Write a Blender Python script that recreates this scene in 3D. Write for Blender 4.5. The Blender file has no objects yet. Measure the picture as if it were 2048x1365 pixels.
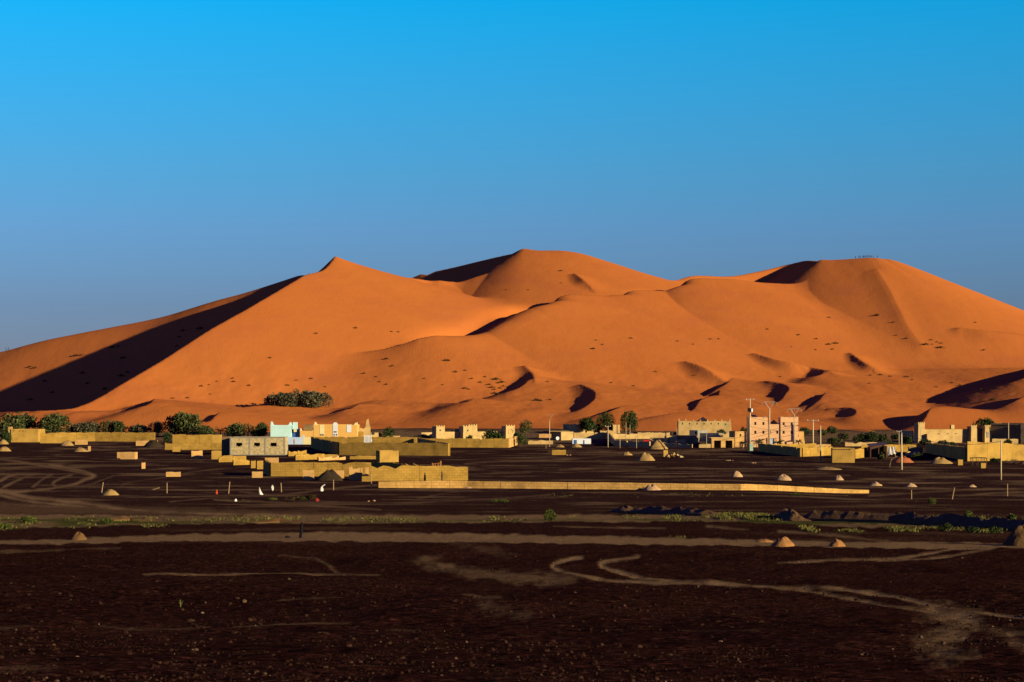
import bpy, bmesh, math, random
import numpy as np
from mathutils import Vector, Matrix, Euler

random.seed(7)
RNG = np.random.default_rng(11)
R = math.radians
scene = bpy.context.scene

# ------------------------------------------------------------------ camera
CAM_Z = 13.5            # metres above the plain
FPX = 4000.0            # focal length in photograph pixels (2048 wide)
HOR = 800.0             # photograph row of the horizon
cam_data = bpy.data.cameras.new('camera')
cam_data.sensor_width = 36.0
cam_data.lens = FPX / 2048.0 * 36.0
cam_data.shift_y = (HOR - 682.5) / 2048.0
cam_data.clip_start = 0.5
cam_data.clip_end = 20000.0
cam = bpy.data.objects.new('camera', cam_data)
scene.collection.objects.link(cam)
cam.location = (0, 0, CAM_Z)
cam.rotation_euler = (R(90), 0, 0)
scene.camera = cam

# ------------------------------------------------------------------ sun and sky
SUN_AZ = 34.0           # degrees from +X (right) towards the camera side (-Y)
SUN_EL = 13.0
sun_vec = Vector((math.cos(R(SUN_EL)) * math.cos(R(SUN_AZ)),
                  -math.cos(R(SUN_EL)) * math.sin(R(SUN_AZ)),
                  math.sin(R(SUN_EL))))
sun_data = bpy.data.lights.new('sun', 'SUN')
sun_data.energy = 5.0
sun_data.angle = R(0.5)
sun_data.color = (1.0, 0.84, 0.48)
sun = bpy.data.objects.new('sun', sun_data)
scene.collection.objects.link(sun)
sun.rotation_euler = (-sun_vec).to_track_quat('-Z', 'Y').to_euler()

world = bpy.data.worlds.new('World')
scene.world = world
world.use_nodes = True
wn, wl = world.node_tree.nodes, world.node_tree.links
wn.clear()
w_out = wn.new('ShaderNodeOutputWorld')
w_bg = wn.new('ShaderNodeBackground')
w_sky = wn.new('ShaderNodeTexSky')
w_sky.sky_type = 'NISHITA'
w_sky.sun_disc = False
w_sky.sun_elevation = R(SUN_EL)
w_sky.sun_rotation = R(90 + SUN_AZ)
w_sky.altitude = 700
w_sky.air_density = 1.0
w_sky.dust_density = 0.4
w_sky.ozone_density = 4.0
# the dry evening air: azure at the top of the view, greyer and more violet towards the horizon
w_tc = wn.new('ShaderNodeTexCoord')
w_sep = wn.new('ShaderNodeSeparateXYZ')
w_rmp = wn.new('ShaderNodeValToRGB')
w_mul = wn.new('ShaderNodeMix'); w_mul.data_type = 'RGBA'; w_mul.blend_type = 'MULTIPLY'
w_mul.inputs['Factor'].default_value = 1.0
SKY_RAMP = [(0.0, (.225, .215, .37)), (.045, (.24, .275, .43)), (.085, (.27, .40, .57)), (.112, (.22, .50, .64)), (.2, (.02, .81, .98)), (.28, (.27, .18, .90)), (1.0, (.44, .07, 1.0))]  # violet overhead, out of view, added to tint the shadows purple
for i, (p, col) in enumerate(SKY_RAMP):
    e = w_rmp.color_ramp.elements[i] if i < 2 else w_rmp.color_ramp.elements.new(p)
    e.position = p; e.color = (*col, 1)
w_bg.inputs['Strength'].default_value = 0.075
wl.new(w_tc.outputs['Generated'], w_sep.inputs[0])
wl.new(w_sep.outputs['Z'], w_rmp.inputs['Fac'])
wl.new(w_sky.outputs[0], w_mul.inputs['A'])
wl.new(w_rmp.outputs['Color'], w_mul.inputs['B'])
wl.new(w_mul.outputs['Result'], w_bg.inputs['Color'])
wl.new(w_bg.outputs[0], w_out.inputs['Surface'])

scene.view_settings.view_transform = 'Standard'
scene.view_settings.look = 'None'
scene.view_settings.exposure = 1.35
scene.view_settings.gamma = 1.0
cam_data.dof.use_dof = True
cam_data.dof.focus_distance = 620.0
cam_data.dof.aperture_fstop = 6.3
scene.cycles.max_bounces = 5
scene.cycles.diffuse_bounces = 3

ALB = 0.5       # one scale for every base colour, balanced by the exposure

# ------------------------------------------------------------------ node helpers
def new_mat(name, spec=0.1):
    m = bpy.data.materials.new(name)
    m.use_nodes = True
    nt = m.node_tree
    bsdf = nt.nodes['Principled BSDF']
    bsdf.inputs['Specular IOR Level'].default_value = spec
    bsdf.inputs['Roughness'].default_value = 0.9
    return m, nt, bsdf

def node(nt, kind, **kw):
    n = nt.nodes.new(kind)
    for k, v in kw.items():
        if k in n.inputs:
            n.inputs[k].default_value = v
        else:
            setattr(n, k, v)
    return n

def ramp(nt, fac, stops):
    r = nt.nodes.new('ShaderNodeValToRGB')
    e = r.color_ramp.elements
    while len(e) < len(stops):
        e.new(0.5)
    for i, (p, c) in enumerate(stops):
        e[i].position = p
        e[i].color = c if len(c) == 4 else (*[x * ALB for x in c], 1)
    nt.links.new(fac, r.inputs['Fac'])
    return r.outputs['Color']

def mix(nt, a, b, fac, mode='MIX'):
    m = nt.nodes.new('ShaderNodeMix')
    m.data_type = 'RGBA'
    m.blend_type = mode
    for sock, v in ((m.inputs['Factor'], fac), (m.inputs['A'], a), (m.inputs['B'], b)):
        if isinstance(v, (int, float)):
            sock.default_value = v
        elif isinstance(v, tuple):
            sock.default_value = v if len(v) == 4 else (*[x * ALB for x in v], 1)
        else:
            nt.links.new(v, sock)
    return m.outputs['Result']

def noise(nt, scale, detail=4, rough=0.6, coord='Object', mapping=None):
    tc = nt.nodes.new('ShaderNodeTexCoord')
    src = tc.outputs[coord]
    if mapping:
        mp = nt.nodes.new('ShaderNodeMapping')
        mp.inputs['Scale'].default_value = mapping
        nt.links.new(src, mp.inputs['Vector'])
        src = mp.outputs[0]
    n = nt.nodes.new('ShaderNodeTexNoise')
    n.inputs['Scale'].default_value = scale
    n.inputs['Detail'].default_value = detail
    n.inputs['Roughness'].default_value = rough
    nt.links.new(src, n.inputs['Vector'])
    return n.outputs['Fac']

def bump(nt, bsdf, height, strength, dist):
    b = nt.nodes.new('ShaderNodeBump')
    b.inputs['Strength'].default_value = strength
    b.inputs['Distance'].default_value = dist
    nt.links.new(height, b.inputs['Height'])
    nt.links.new(b.outputs[0], bsdf.inputs['Normal'])

def mapr(nt, v, a, b, c, d):
    m = nt.nodes.new('ShaderNodeMapRange')
    nt.links.new(v, m.inputs['Value'])
    for k, x in zip(('From Min', 'From Max', 'To Min', 'To Max'), (a, b, c, d)):
        m.inputs[k].default_value = x
    return m.outputs['Result']

def attr(nt, name):
    a = nt.nodes.new('ShaderNodeAttribute')
    a.attribute_name = name
    return a

# ------------------------------------------------------------------ numpy noise
_tab = RNG.random((256, 256))
def vnoise(x, y):
    xi = np.floor(x).astype(int); yi = np.floor(y).astype(int)
    fx = x - xi; fy = y - yi
    fx = fx * fx * (3 - 2 * fx); fy = fy * fy * (3 - 2 * fy)
    a = _tab[xi & 255, yi & 255]; b = _tab[(xi + 1) & 255, yi & 255]
    c = _tab[xi & 255, (yi + 1) & 255]; d = _tab[(xi + 1) & 255, (yi + 1) & 255]
    return (a * (1 - fx) + b * fx) * (1 - fy) + (c * (1 - fx) + d * fx) * fy - 0.5
def fbm(x, y, o=4):
    s = 0; a = 1.0
    for i in range(o):
        s = s + a * vnoise(x + 17.3 * i, y + 9.1 * i); x = x * 2.03; y = y * 2.03; a *= 0.5
    return s
def sstep(x, a, b):
    t = np.clip((x - a) / (b - a), 0, 1)
    return t * t * (3 - 2 * t)
# ------------------------------------------------------------------ terrain
_ky = np.array([-80, 0, 10, 25, 50, 90, 130, 170, 230, 300, 340, 540, 570, 600, 650, 700, 760, 850, 950, 1100, 1500, 9000.])
_kz = np.array([13.0, 11.8, 11.1, 9.95, 8.05, 5.85, 4.3, 3.2, 1.5, 0.1, 0, 0, .25, 1.1, 2.7, 4.3, 6.0, 7., 7, 7, 7, 7])
_fy = np.arange(-80, 2000, 1.0)
_fz = np.interp(_fy, _ky, _kz)
_fz = np.convolve(np.pad(_fz, 12, mode='edge'), np.ones(25) / 25, 'valid')
def G(y):
    """smooth profile of the plain along the view"""
    return np.interp(y, _fy, _fz)
def ground_h(x, y):
    y = np.asarray(y, float); x = np.asarray(x, float)
    near = np.clip(1 - np.abs(y - 60) / 220, 0, 1)
    dip = 0.55 * sstep(x, 33, 52) * sstep(y, 225, 275) * (1 - sstep(y, 325, 380))
    return G(y) - dip + 0.30 * near * fbm(x / 9.0 + 5, y / 14.0, 3) * np.clip((y - 12) / 30, 0, 1)
def W(px, py, d):
    """point seen at photograph pixel (px, py) at forward distance d"""
    return ((px - 1024) / FPX * d, d, CAM_Z + (HOR - py) / FPX * d)
def on_ground(px, py):
    """where the sight line of a photograph pixel meets the plain"""
    ys = np.concatenate([np.arange(14, 300, .25), np.arange(300, 800, .5)])
    gap = CAM_Z + (HOR - py) / FPX * ys - G(ys)
    i = np.argmax(gap < 0) if (gap < 0).any() else len(ys) - 1
    d = float(ys[i])
    x = (px - 1024) / FPX * d
    return Vector((x, d, float(ground_h(x, d))))

# ---- dune field: a height field made from crest lines given as (column, row, distance)
DPX = np.arange(-130, 2430, 2.5)
DY = np.concatenate([np.arange(640, 1000, 1.7), np.arange(1000, 1330, 2.0), np.arange(1330, 1700, 12)])
DT = (DPX - 1024) / FPX
GX = DT[None, :] * DY[:, None]
GY = np.repeat(DY[:, None], len(DPX), 1)

def smax(a, b, k):
    h = np.clip(0.5 + 0.5 * (a - b) / k, 0, 1)
    return b + (a - b) * h + k * h * (1 - h)

H = G(GY) - 0.6 + 0.9 * sstep(GY, 650, 700) + 0.5 * fbm(GX / 40, GY / 40, 3) * sstep(GY, 650, 720)

def ridge(pts, kl, kr, kf, kb, k=4.0, rnd=0.4, step=1.4, reach=None, lee=None, lf=False):
    """crest line with its own slope to the left, right, front and back; lee = slip-face slope left of the line"""
    global H
    P = np.array([W(*p) for p in pts])
    Q = [P[0]]
    E = np.vstack([2 * P[0] - P[1], P, 2 * P[-1] - P[-2]])
    for i in range(1, len(E) - 2):
        p0, p1, p2, p3 = E[i - 1:i + 3]
        n = max(2, int(np.linalg.norm(p2 - p1) / step))
        for t in np.linspace(0, 1, n + 1)[1:]:
            Q.append(0.5 * (2 * p1 + (p2 - p0) * t + (2 * p0 - 5 * p1 + 4 * p2 - p3) * t * t + (3 * p1 - p0 - 3 * p2 + p3) * t ** 3))
    Q = np.array(Q)
    T = np.gradient(Q[:, :2], axis=0); T /= np.linalg.norm(T, axis=1)[:, None] + 1e-9
    km = min(kl, kr, kf, kb)
    rad = Q[:, 2].max() / km if reach is None else reach
    r0 = np.searchsorted(DY, Q[:, 1].min() - rad); r1 = np.searchsorted(DY, Q[:, 1].max() + rad)
    yy = DY[r0:r1]
    if len(yy) == 0: return
    tx0 = min((Q[:, 0].min() - rad) / yy.min(), (Q[:, 0].min() - rad) / yy.max())
    tx1 = max((Q[:, 0].max() + rad) / yy.min(), (Q[:, 0].max() + rad) / yy.max())
    c0 = np.searchsorted(DT, tx0); c1 = np.searchsorted(DT, tx1)
    X = GX[r0:r1, c0:c1].astype(np.float32); Y = GY[r0:r1, c0:c1].astype(np.float32)
    best = np.full(X.shape, -1e3, np.float32)
    for q, t in zip(Q.astype(np.float32), T.astype(np.float32)):
        dx = X - q[0]; dy = Y - q[1]
        ax = np.where(dx < 0, np.float32(kl), np.float32(kr)) * dx
        ay = np.where(dy < 0, np.float32(kf), np.float32(kb)) * dy
        n = np.sqrt(ax * ax + ay * ay + np.float32(rnd * rnd)) - np.float32(rnd)
        if lee:
            r = np.sqrt(dx * dx + dy * dy) + np.float32(1e-4)
            u = np.clip((dy * t[0] - dx * t[1]) / r * np.float32(4), 0, 1)
            if not lf: u *= np.clip(np.float32(.6) + dy / r * np.float32(2), 0, 1)
            n += np.maximum(np.float32(lee) * r - n, 0) * u
        np.maximum(best, q[2] - n, out=best)
    H[r0:r1, c0:c1] = smax(H[r0:r1, c0:c1], best, k)

def surf_h(x, y):
    """bilinear look-up of the dune height field"""
    t = x / y
    i = np.clip(np.searchsorted(DY, y) - 1, 0, len(DY) - 2); j = np.clip(np.searchsorted(DT, t) - 1, 0, len(DT) - 2)
    fy = np.clip((y - DY[i]) / (DY[i + 1] - DY[i]), 0, 1); fx = np.clip((t - DT[j]) / (DT[j + 1] - DT[j]), 0, 1)
    return (H[i, j] * (1 - fx) + H[i, j + 1] * fx) * (1 - fy) + (H[i + 1, j] * (1 - fx) + H[i + 1, j + 1] * fx) * fy
def on_dune(px, py, lift=0.0):
    """first meeting of a sight line with the dunes raised by lift"""
    ys = np.arange(645, 1500, 1.0)
    gap = CAM_Z + (HOR - py) / FPX * ys - surf_h((px - 1024) / FPX * ys, ys) - lift
    i = int(np.argmax(gap < 0)) if (gap < 0).any() else len(ys) - 1
    return float(ys[i])
def barchan(pts, h, lee=.62, kl=.25, kr=.11, kf=.15, kb=.2, k=1.5, taper=True):
    """small dune: brink given in photograph pixels, h metres above what it stands on"""
    n = len(pts); out = []
    for i, (px, py) in enumerate(pts):
        hh = h * (math.sin(math.pi * (i + .6) / (n + .2)) if taper else 1)
        out.append((px, py, on_dune(px, py, hh)))
    ridge(out, max(kl, .3) if lee else kl, kr, kf, kb, k, step=1.2, reach=1.6 * h / min(kl, kr, kf, kb) + 45, lee=lee, lf=True)

# swell under the right half, behind the village
ridge([(900, 800, 860), (1200, 752, 930), (1500, 742, 950), (1800, 742, 950), (2100, 735, 940), (2400, 740, 930)], .12, .10, .13, .10, 10)
# rear ridges (skyline)
ridge([(-120, 730, 1110), (0, 706, 1108), (100, 680, 1104), (200, 660, 1100), (330, 634, 1096), (440, 601, 1092), (500, 585, 1090), (560, 566, 1088), (605, 551, 1086)], .55, .55, .5, .45, 3, rnd=2.5)
ridge([(640, 610, 1400), (740, 578, 1380), (821, 554, 1350), (900, 537, 1320), (1000, 513, 1275), (1048, 504, 1248)], .55, .5, .55, .45, 3)
ridge([(1048, 504, 1247), (1090, 502, 1248), (1130, 503, 1250), (1160, 512, 1252), (1240, 537, 1256), (1330, 563, 1260), (1420, 592, 1265)], .6, .35, .26, .45, 6, rnd=2.5)
ridge([(1300, 578, 1225), (1348, 564, 1250), (1389, 552, 1262), (1461, 553, 1275), (1519, 543, 1290), (1570, 531, 1300), (1611, 522, 1290), (1642, 523, 1250)], .5, .5, .55, .45, 3)
# great left dune
ridge([(70, 822, 745), (160, 812, 765), (250, 765, 800), (335, 715, 840), (420, 660, 882), (500, 615, 932), (560, 580, 977), (592, 561, 1005), (612, 550, 1025), (645, 541, 1045), (664, 524, 1066), (670, 518, 1078)], .9, .28, .36, .5, 3, lee=.62, lf=True)
# saddle to the middle peak
ridge([(670, 518, 1078), (700, 528, 1088), (740, 541, 1102), (780, 550, 1118), (820, 556, 1132), (870, 563, 1148), (903, 568, 1158)], 1.4, .6, .44, .55, 5)
ridge([(880, 567, 1150), (903, 568, 1158), (930, 562, 1168), (958, 554, 1178), (1000, 547, 1192), (1030, 541, 1204), (1050, 533, 1218), (1052, 521, 1232), (1048, 504, 1246)], .6, .3, .22, .55, 5, lee=.62)
# great right dune with its scalloped brink
ridge([(840, 677, 905), (869, 671, 912), (923, 661, 936), (958, 649, 958), (999, 628, 980), (1033, 617, 998), (1053, 612, 1008), (1066, 604, 1018), (1079, 596, 1030)], .34, .28, .28, .6, 6, lee=.62, lf=True)
ridge([(1066, 604, 1018), (1079, 596, 1030), (1130, 590, 1046), (1175, 590, 1056), (1208, 589, 1064), (1228, 582, 1076), (1280, 581, 1090), (1325, 580, 1102), (1338, 571, 1112), (1362, 560, 1122), (1400, 557, 1130), (1464, 559, 1140), (1519, 565, 1150), (1580, 568, 1160), (1612, 564, 1168), (1632, 553, 1180), (1640, 540, 1195), (1643, 524, 1212)], .5, .3, .29, .6, 5, lee=.62)
ridge([(1643, 524, 1212), (1690, 519, 1206), (1740, 516, 1200), (1762, 518, 1200), (1789, 523, 1202), (1861, 555, 1212), (1929, 586, 1225), (1997, 618, 1240), (2048, 638, 1250), (2150, 668, 1265), (2300, 700, 1280)], .6, .45, .30, .5, 5, rnd=1.0)

def hollow(pts, depth, sig, k=2.0):
    """wind-scoured hollow: (column, row, distance, weight) points of its floor line"""
    global H
    best = np.zeros_like(H)
    P = np.array([(*W(a, b, c)[:2], w) for a, b, c, w in pts])
    n = 12
    for a, b in zip(P[:-1], P[1:]):
        for t in np.linspace(0, 1, n):
            q = a + (b - a) * t
            best = np.maximum(best, q[2] * np.exp(-(((GX - q[0]) ** 2 + (GY - q[1]) ** 2) / (2 * sig * sig))))
    H = H - depth * best
hollow([(870, 668, 926, .3), (905, 662, 942, 1.0), (940, 653, 960, 1.0), (975, 640, 978, .9), (1005, 626, 996, .6)], 6.5, 7.0)
hollow([(1028, 614, 1012, .5), (1046, 608, 1022, 1.0), (1066, 600, 1036, 1.0)], 11.0, 7.0)
hollow([(1195, 588, 1074, .6), (1214, 585, 1080, 1.0)], 7.0, 6.0)
hollow([(1312, 578, 1114, .6), (1330, 574, 1121, 1.0)], 8.0, 6.5)


# small dunes on the apron (brink in photograph pixels, height in metres)
for pts, h, lee in [
    ([(1010, 788), (1025, 782), (1042, 774), (1067, 756)], 5.0, .62),
    ([(1116, 832), (1150, 824), (1175, 812), (1189, 797), (1186, 783), (1160, 771)], 3.6, .42),
    ([(1188, 832), (1220, 822), (1248, 811)], 2.2, .6),
    ([(1612, 755), (1630, 753), (1645, 748), (1658, 740)], 3.5, .6),
    ([(1436, 791), (1440, 777), (1450, 768), (1466, 759)], 3.0, .6),
    ([(1550, 814), (1560, 802), (1570, 790), (1577, 778), (1562, 769), (1528, 763)], 3.2, .42),
    ([(1629, 824), (1642, 814), (1652, 803)], 2.4, .6),
    ([(1631, 808), (1640, 798), (1650, 787)], 2.4, .6),
    ([(1680, 837), (1700, 835), (1710, 828), (1706, 820), (1690, 816), (1665, 818)], 2.3, .5),
    ([(1393, 814), (1399, 802), (1414, 794), (1440, 789)], 2.0, .55),
    ([(1985, 772), (2030, 764), (2075, 742), (2140, 716), (2220, 700)], 13.0, .62),
    ([(1995, 824), (2030, 803), (2065, 785)], 5.0, .62),
    ([(1730, 854), (1780, 850), (1820, 840), (1848, 826), (1866, 815), (1900, 814), (1930, 822), (1965, 836)], 6.0, .62),
    ([(-30, 826), (60, 823), (150, 821), (230, 820), (270, 818), (290, 813), (307, 801), (340, 803), (400, 812)], 3.0, .62),
    ([(100, 842), (130, 834), (150, 827), (200, 824), (280, 826), (360, 830), (402, 836), (420, 832), (438, 826), (520, 812), (600, 811), (670, 818)], 3.0, .62),
    ([(684, 823), (700, 818), (716, 809), (740, 803), (770, 800), (830, 804), (880, 806), (917, 806), (930, 804), (945, 799), (980, 808), (1010, 818)], 3.2, .62),
    ([(1050, 826), (1064, 819), (1090, 825)], 1.5, .6),
    ([(266, 820), (286, 815), (299, 808), (307, 799)], 4.0, .62),
    ([(682, 824), (699, 819), (717, 808)], 3.5, .62),
    ([(398, 837), (420, 832), (440, 825)], 3.0, .62),
    ([(912, 807), (930, 805), (946, 798)], 2.5, .62),
    ([(-10, 838), (4, 833), (14, 826)], 3.0, .62),
    ([(1290, 838), (1340, 827), (1390, 823), (1440, 827), (1500, 836)], 2.5, .3),
]:
    barchan(pts, h, lee)
# ribs running down the great faces
for pts, h, lee in [
    ([(1657, 742), (1620, 735), (1580, 726), (1545, 718), (1508, 707)], 3.5, .48),
    ([(1447, 763), (1425, 748), (1400, 733), (1370, 722)], 3.0, .45),
    ([(1757, 741), (1738, 732), (1720, 721), (1700, 706)], 2.7, .5),
    ([(1068, 757), (1063, 745), (1047, 731)], 2.8, .45),
    ([(1178, 573), (1165, 560), (1148, 547)], 2.5, .5),
    ([(1840, 690), (1815, 655), (1795, 615), (1775, 575), (1752, 540)], 1.0, .31),
    ([(1920, 655), (1980, 662), (2060, 672), (2150, 690)], 3.0, .4),
]:
    barchan(pts, h, lee, kl=.42, kr=.32, kf=.40, kb=.36)
_low = sstep(-H, -42, -16) * sstep(GY, 660, 720)
H += 0.10 * fbm(GX / 6, GY / 14, 3) * sstep(GY, 660, 720) + _low * (0.55 * fbm(GX / 16 + 4, GY / 34, 4) + .22 * np.abs(fbm(GX / 9, GY / 5, 3)))
_b0 = G(GY) - 0.6
H = _b0 + (H - _b0) * sstep(GY, 642, 690)

def mesh_from_grid(name, X, Y, Z):
    nr, nc = X.shape
    co = np.empty((nr * nc, 3), np.float32)
    co[:, 0] = X.ravel(); co[:, 1] = Y.ravel(); co[:, 2] = Z.ravel()
    idx = np.arange(nr * nc).reshape(nr, nc)
    f = np.stack([idx[:-1, :-1], idx[:-1, 1:], idx[1:, 1:], idx[1:, :-1]], -1).reshape(-1, 4).astype(np.int32)
    me = bpy.data.meshes.new(name)
    fill_mesh(me, co, f)
    o = bpy.data.objects.new(name, me)
    scene.collection.objects.link(o)
    return o

def fill_mesh(me, co, f, smooth=True):
    n = f.shape[1]
    me.vertices.add(len(co)); me.vertices.foreach_set('co', co.astype(np.float32).ravel())
    me.loops.add(f.size); me.loops.foreach_set('vertex_index', f.astype(np.int32).ravel())
    me.polygons.add(len(f))
    me.polygons.foreach_set('loop_start', np.arange(0, f.size, n, dtype=np.int32))
    me.polygons.foreach_set('loop_total', np.full(len(f), n, np.int32))
    me.polygons.foreach_set('use_smooth', np.full(len(f), smooth, bool))
    me.update(calc_edges=True)

# ------------------------------------------------------------------ dunes
dunes = mesh_from_grid('sand_dunes', GX, GY, H)
dunes['kind'] = 'structure'
M_sand, nt, bs = new_mat('dune sand', 0.0)
n1 = noise(nt, 0.012, 4, .55)
c = ramp(nt, n1, [(.3, (.61, .178, .040)), (.7, (.68, .207, .046))])
n2 = noise(nt, 0.05, 5, .6, mapping=(.5, .25, 1.6))
c = mix(nt, c, (.55, .152, .054), mapr(nt, n2, .5, .75, 0, .55))
nt.links.new(c, bs.inputs['Base Color'])
rip = noise(nt, 0.55, 5, .65, mapping=(1.0, .35, .6))
wv = nt.nodes.new('ShaderNodeTexWave')
wv.inputs['Scale'].default_value = 0.22; wv.inputs['Distortion'].default_value = 9
wv.inputs['Detail'].default_value = 3; wv.inputs['Detail Scale'].default_value = 1.2
tc = nt.nodes.new('ShaderNodeTexCoord'); nt.links.new(tc.outputs['Object'], wv.inputs['Vector'])
gate = mapr(nt, noise(nt, .014, 2), .52, .66, 0, 1)
mm = nt.nodes.new('ShaderNodeMath'); mm.operation = 'MULTIPLY'; nt.links.new(wv.outputs['Fac'], mm.inputs[0]); nt.links.new(gate, mm.inputs[1])
ad = nt.nodes.new('ShaderNodeMath'); ad.operation = 'MULTIPLY_ADD'; ad.inputs[1].default_value = .2
nt.links.new(mm.outputs[0], ad.inputs[0]); nt.links.new(rip, ad.inputs[2])
bump(nt, bs, ad.outputs[0], .20, .40)
dunes.data.materials.append(M_sand)

# ------------------------------------------------------------------ ground sheet
g_px = np.arange(-420, 2470, 2.6)
_pyr = np.concatenate([np.arange(1460, 1100, -1.7), np.arange(1100, 884, -1.25)])
_ys = np.arange(15, 640, .05)
_py_of = HOR + (CAM_Z - G(_ys)) / _ys * FPX
g_y = np.interp(_pyr[::-1], _py_of[::-1], _ys[::-1])[::-1]
g_y = np.concatenate([np.arange(-22, g_y[0] - .2, 1.2), g_y, np.arange(g_y[-1] + 2, 760, 3), np.array([800, 900, 1100, 1500, 2500, 4500, 9000.])])
# columns fan out from a point behind the camera so that the sheet also lies under and beside it
APEX = 30.0
g_t = (g_px - 1024) / FPX
wide = np.concatenate([np.linspace(-1.2, g_t[0] - .02, 25), g_t, np.linspace(g_t[-1] + .02, 1.2, 25)])
XX = wide[None, :] * (g_y[:, None] + APEX) * np.clip(g_y[:, None] / (g_y[:, None] + APEX), .12, 1)
YY = np.repeat(g_y[:, None], len(wide), 1)
ZZ = ground_h(XX, YY)
ZZ = ZZ - 3.0 * sstep(YY, 745, 900)

with np.errstate(divide='ignore', invalid='ignore'):
    GPX = np.where(YY > 12, 1024 + XX / YY * FPX, -9999)
    GPY = np.where(YY > 12, HOR + (CAM_Z - ZZ) / YY * FPX, 9999)

def polydist(pts):
    """distance in photograph pixels from ground vertices to a line of points (rows count double)"""
    best = np.full(GPX.shape, 1e6, np.float32)
    for (x0, y0), (x1, y1) in zip(pts[:-1], pts[1:]):
        m = (GPX > min(x0, x1) - 60) & (GPX < max(x0, x1) + 60) & (GPY > min(y0, y1) - 40) & (GPY < max(y0, y1) + 40)
        if not m.any(): continue
        px = GPX[m]; py = GPY[m]
        dx, dy = x1 - x0, (y1 - y0) * 2
        t = np.clip(((px - x0) * dx + (py - y0) * 2 * dy) / (dx * dx + dy * dy + 1e-6), 0, 1)
        d = np.hypot(px - x0 - t * dx, (py - y0) * 2 - t * dy)
        best[m] = np.minimum(best[m], d)
    return best

def smooth_line(P, n=6):
    P = np.array(P, float); E = np.vstack([2 * P[0] - P[1], P, 2 * P[-1] - P[-2]]); out = [tuple(P[0])]
    for i in range(1, len(E) - 2):
        a, b, c, d = E[i - 1:i + 3]
        for t in np.linspace(0, 1, n + 1)[1:]:
            out.append(tuple(.5 * (2 * b + (c - a) * t + (2 * a - 5 * b + 4 * c - d) * t * t + (3 * b - a - 3 * c + d) * t ** 3)))
    return out

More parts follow.
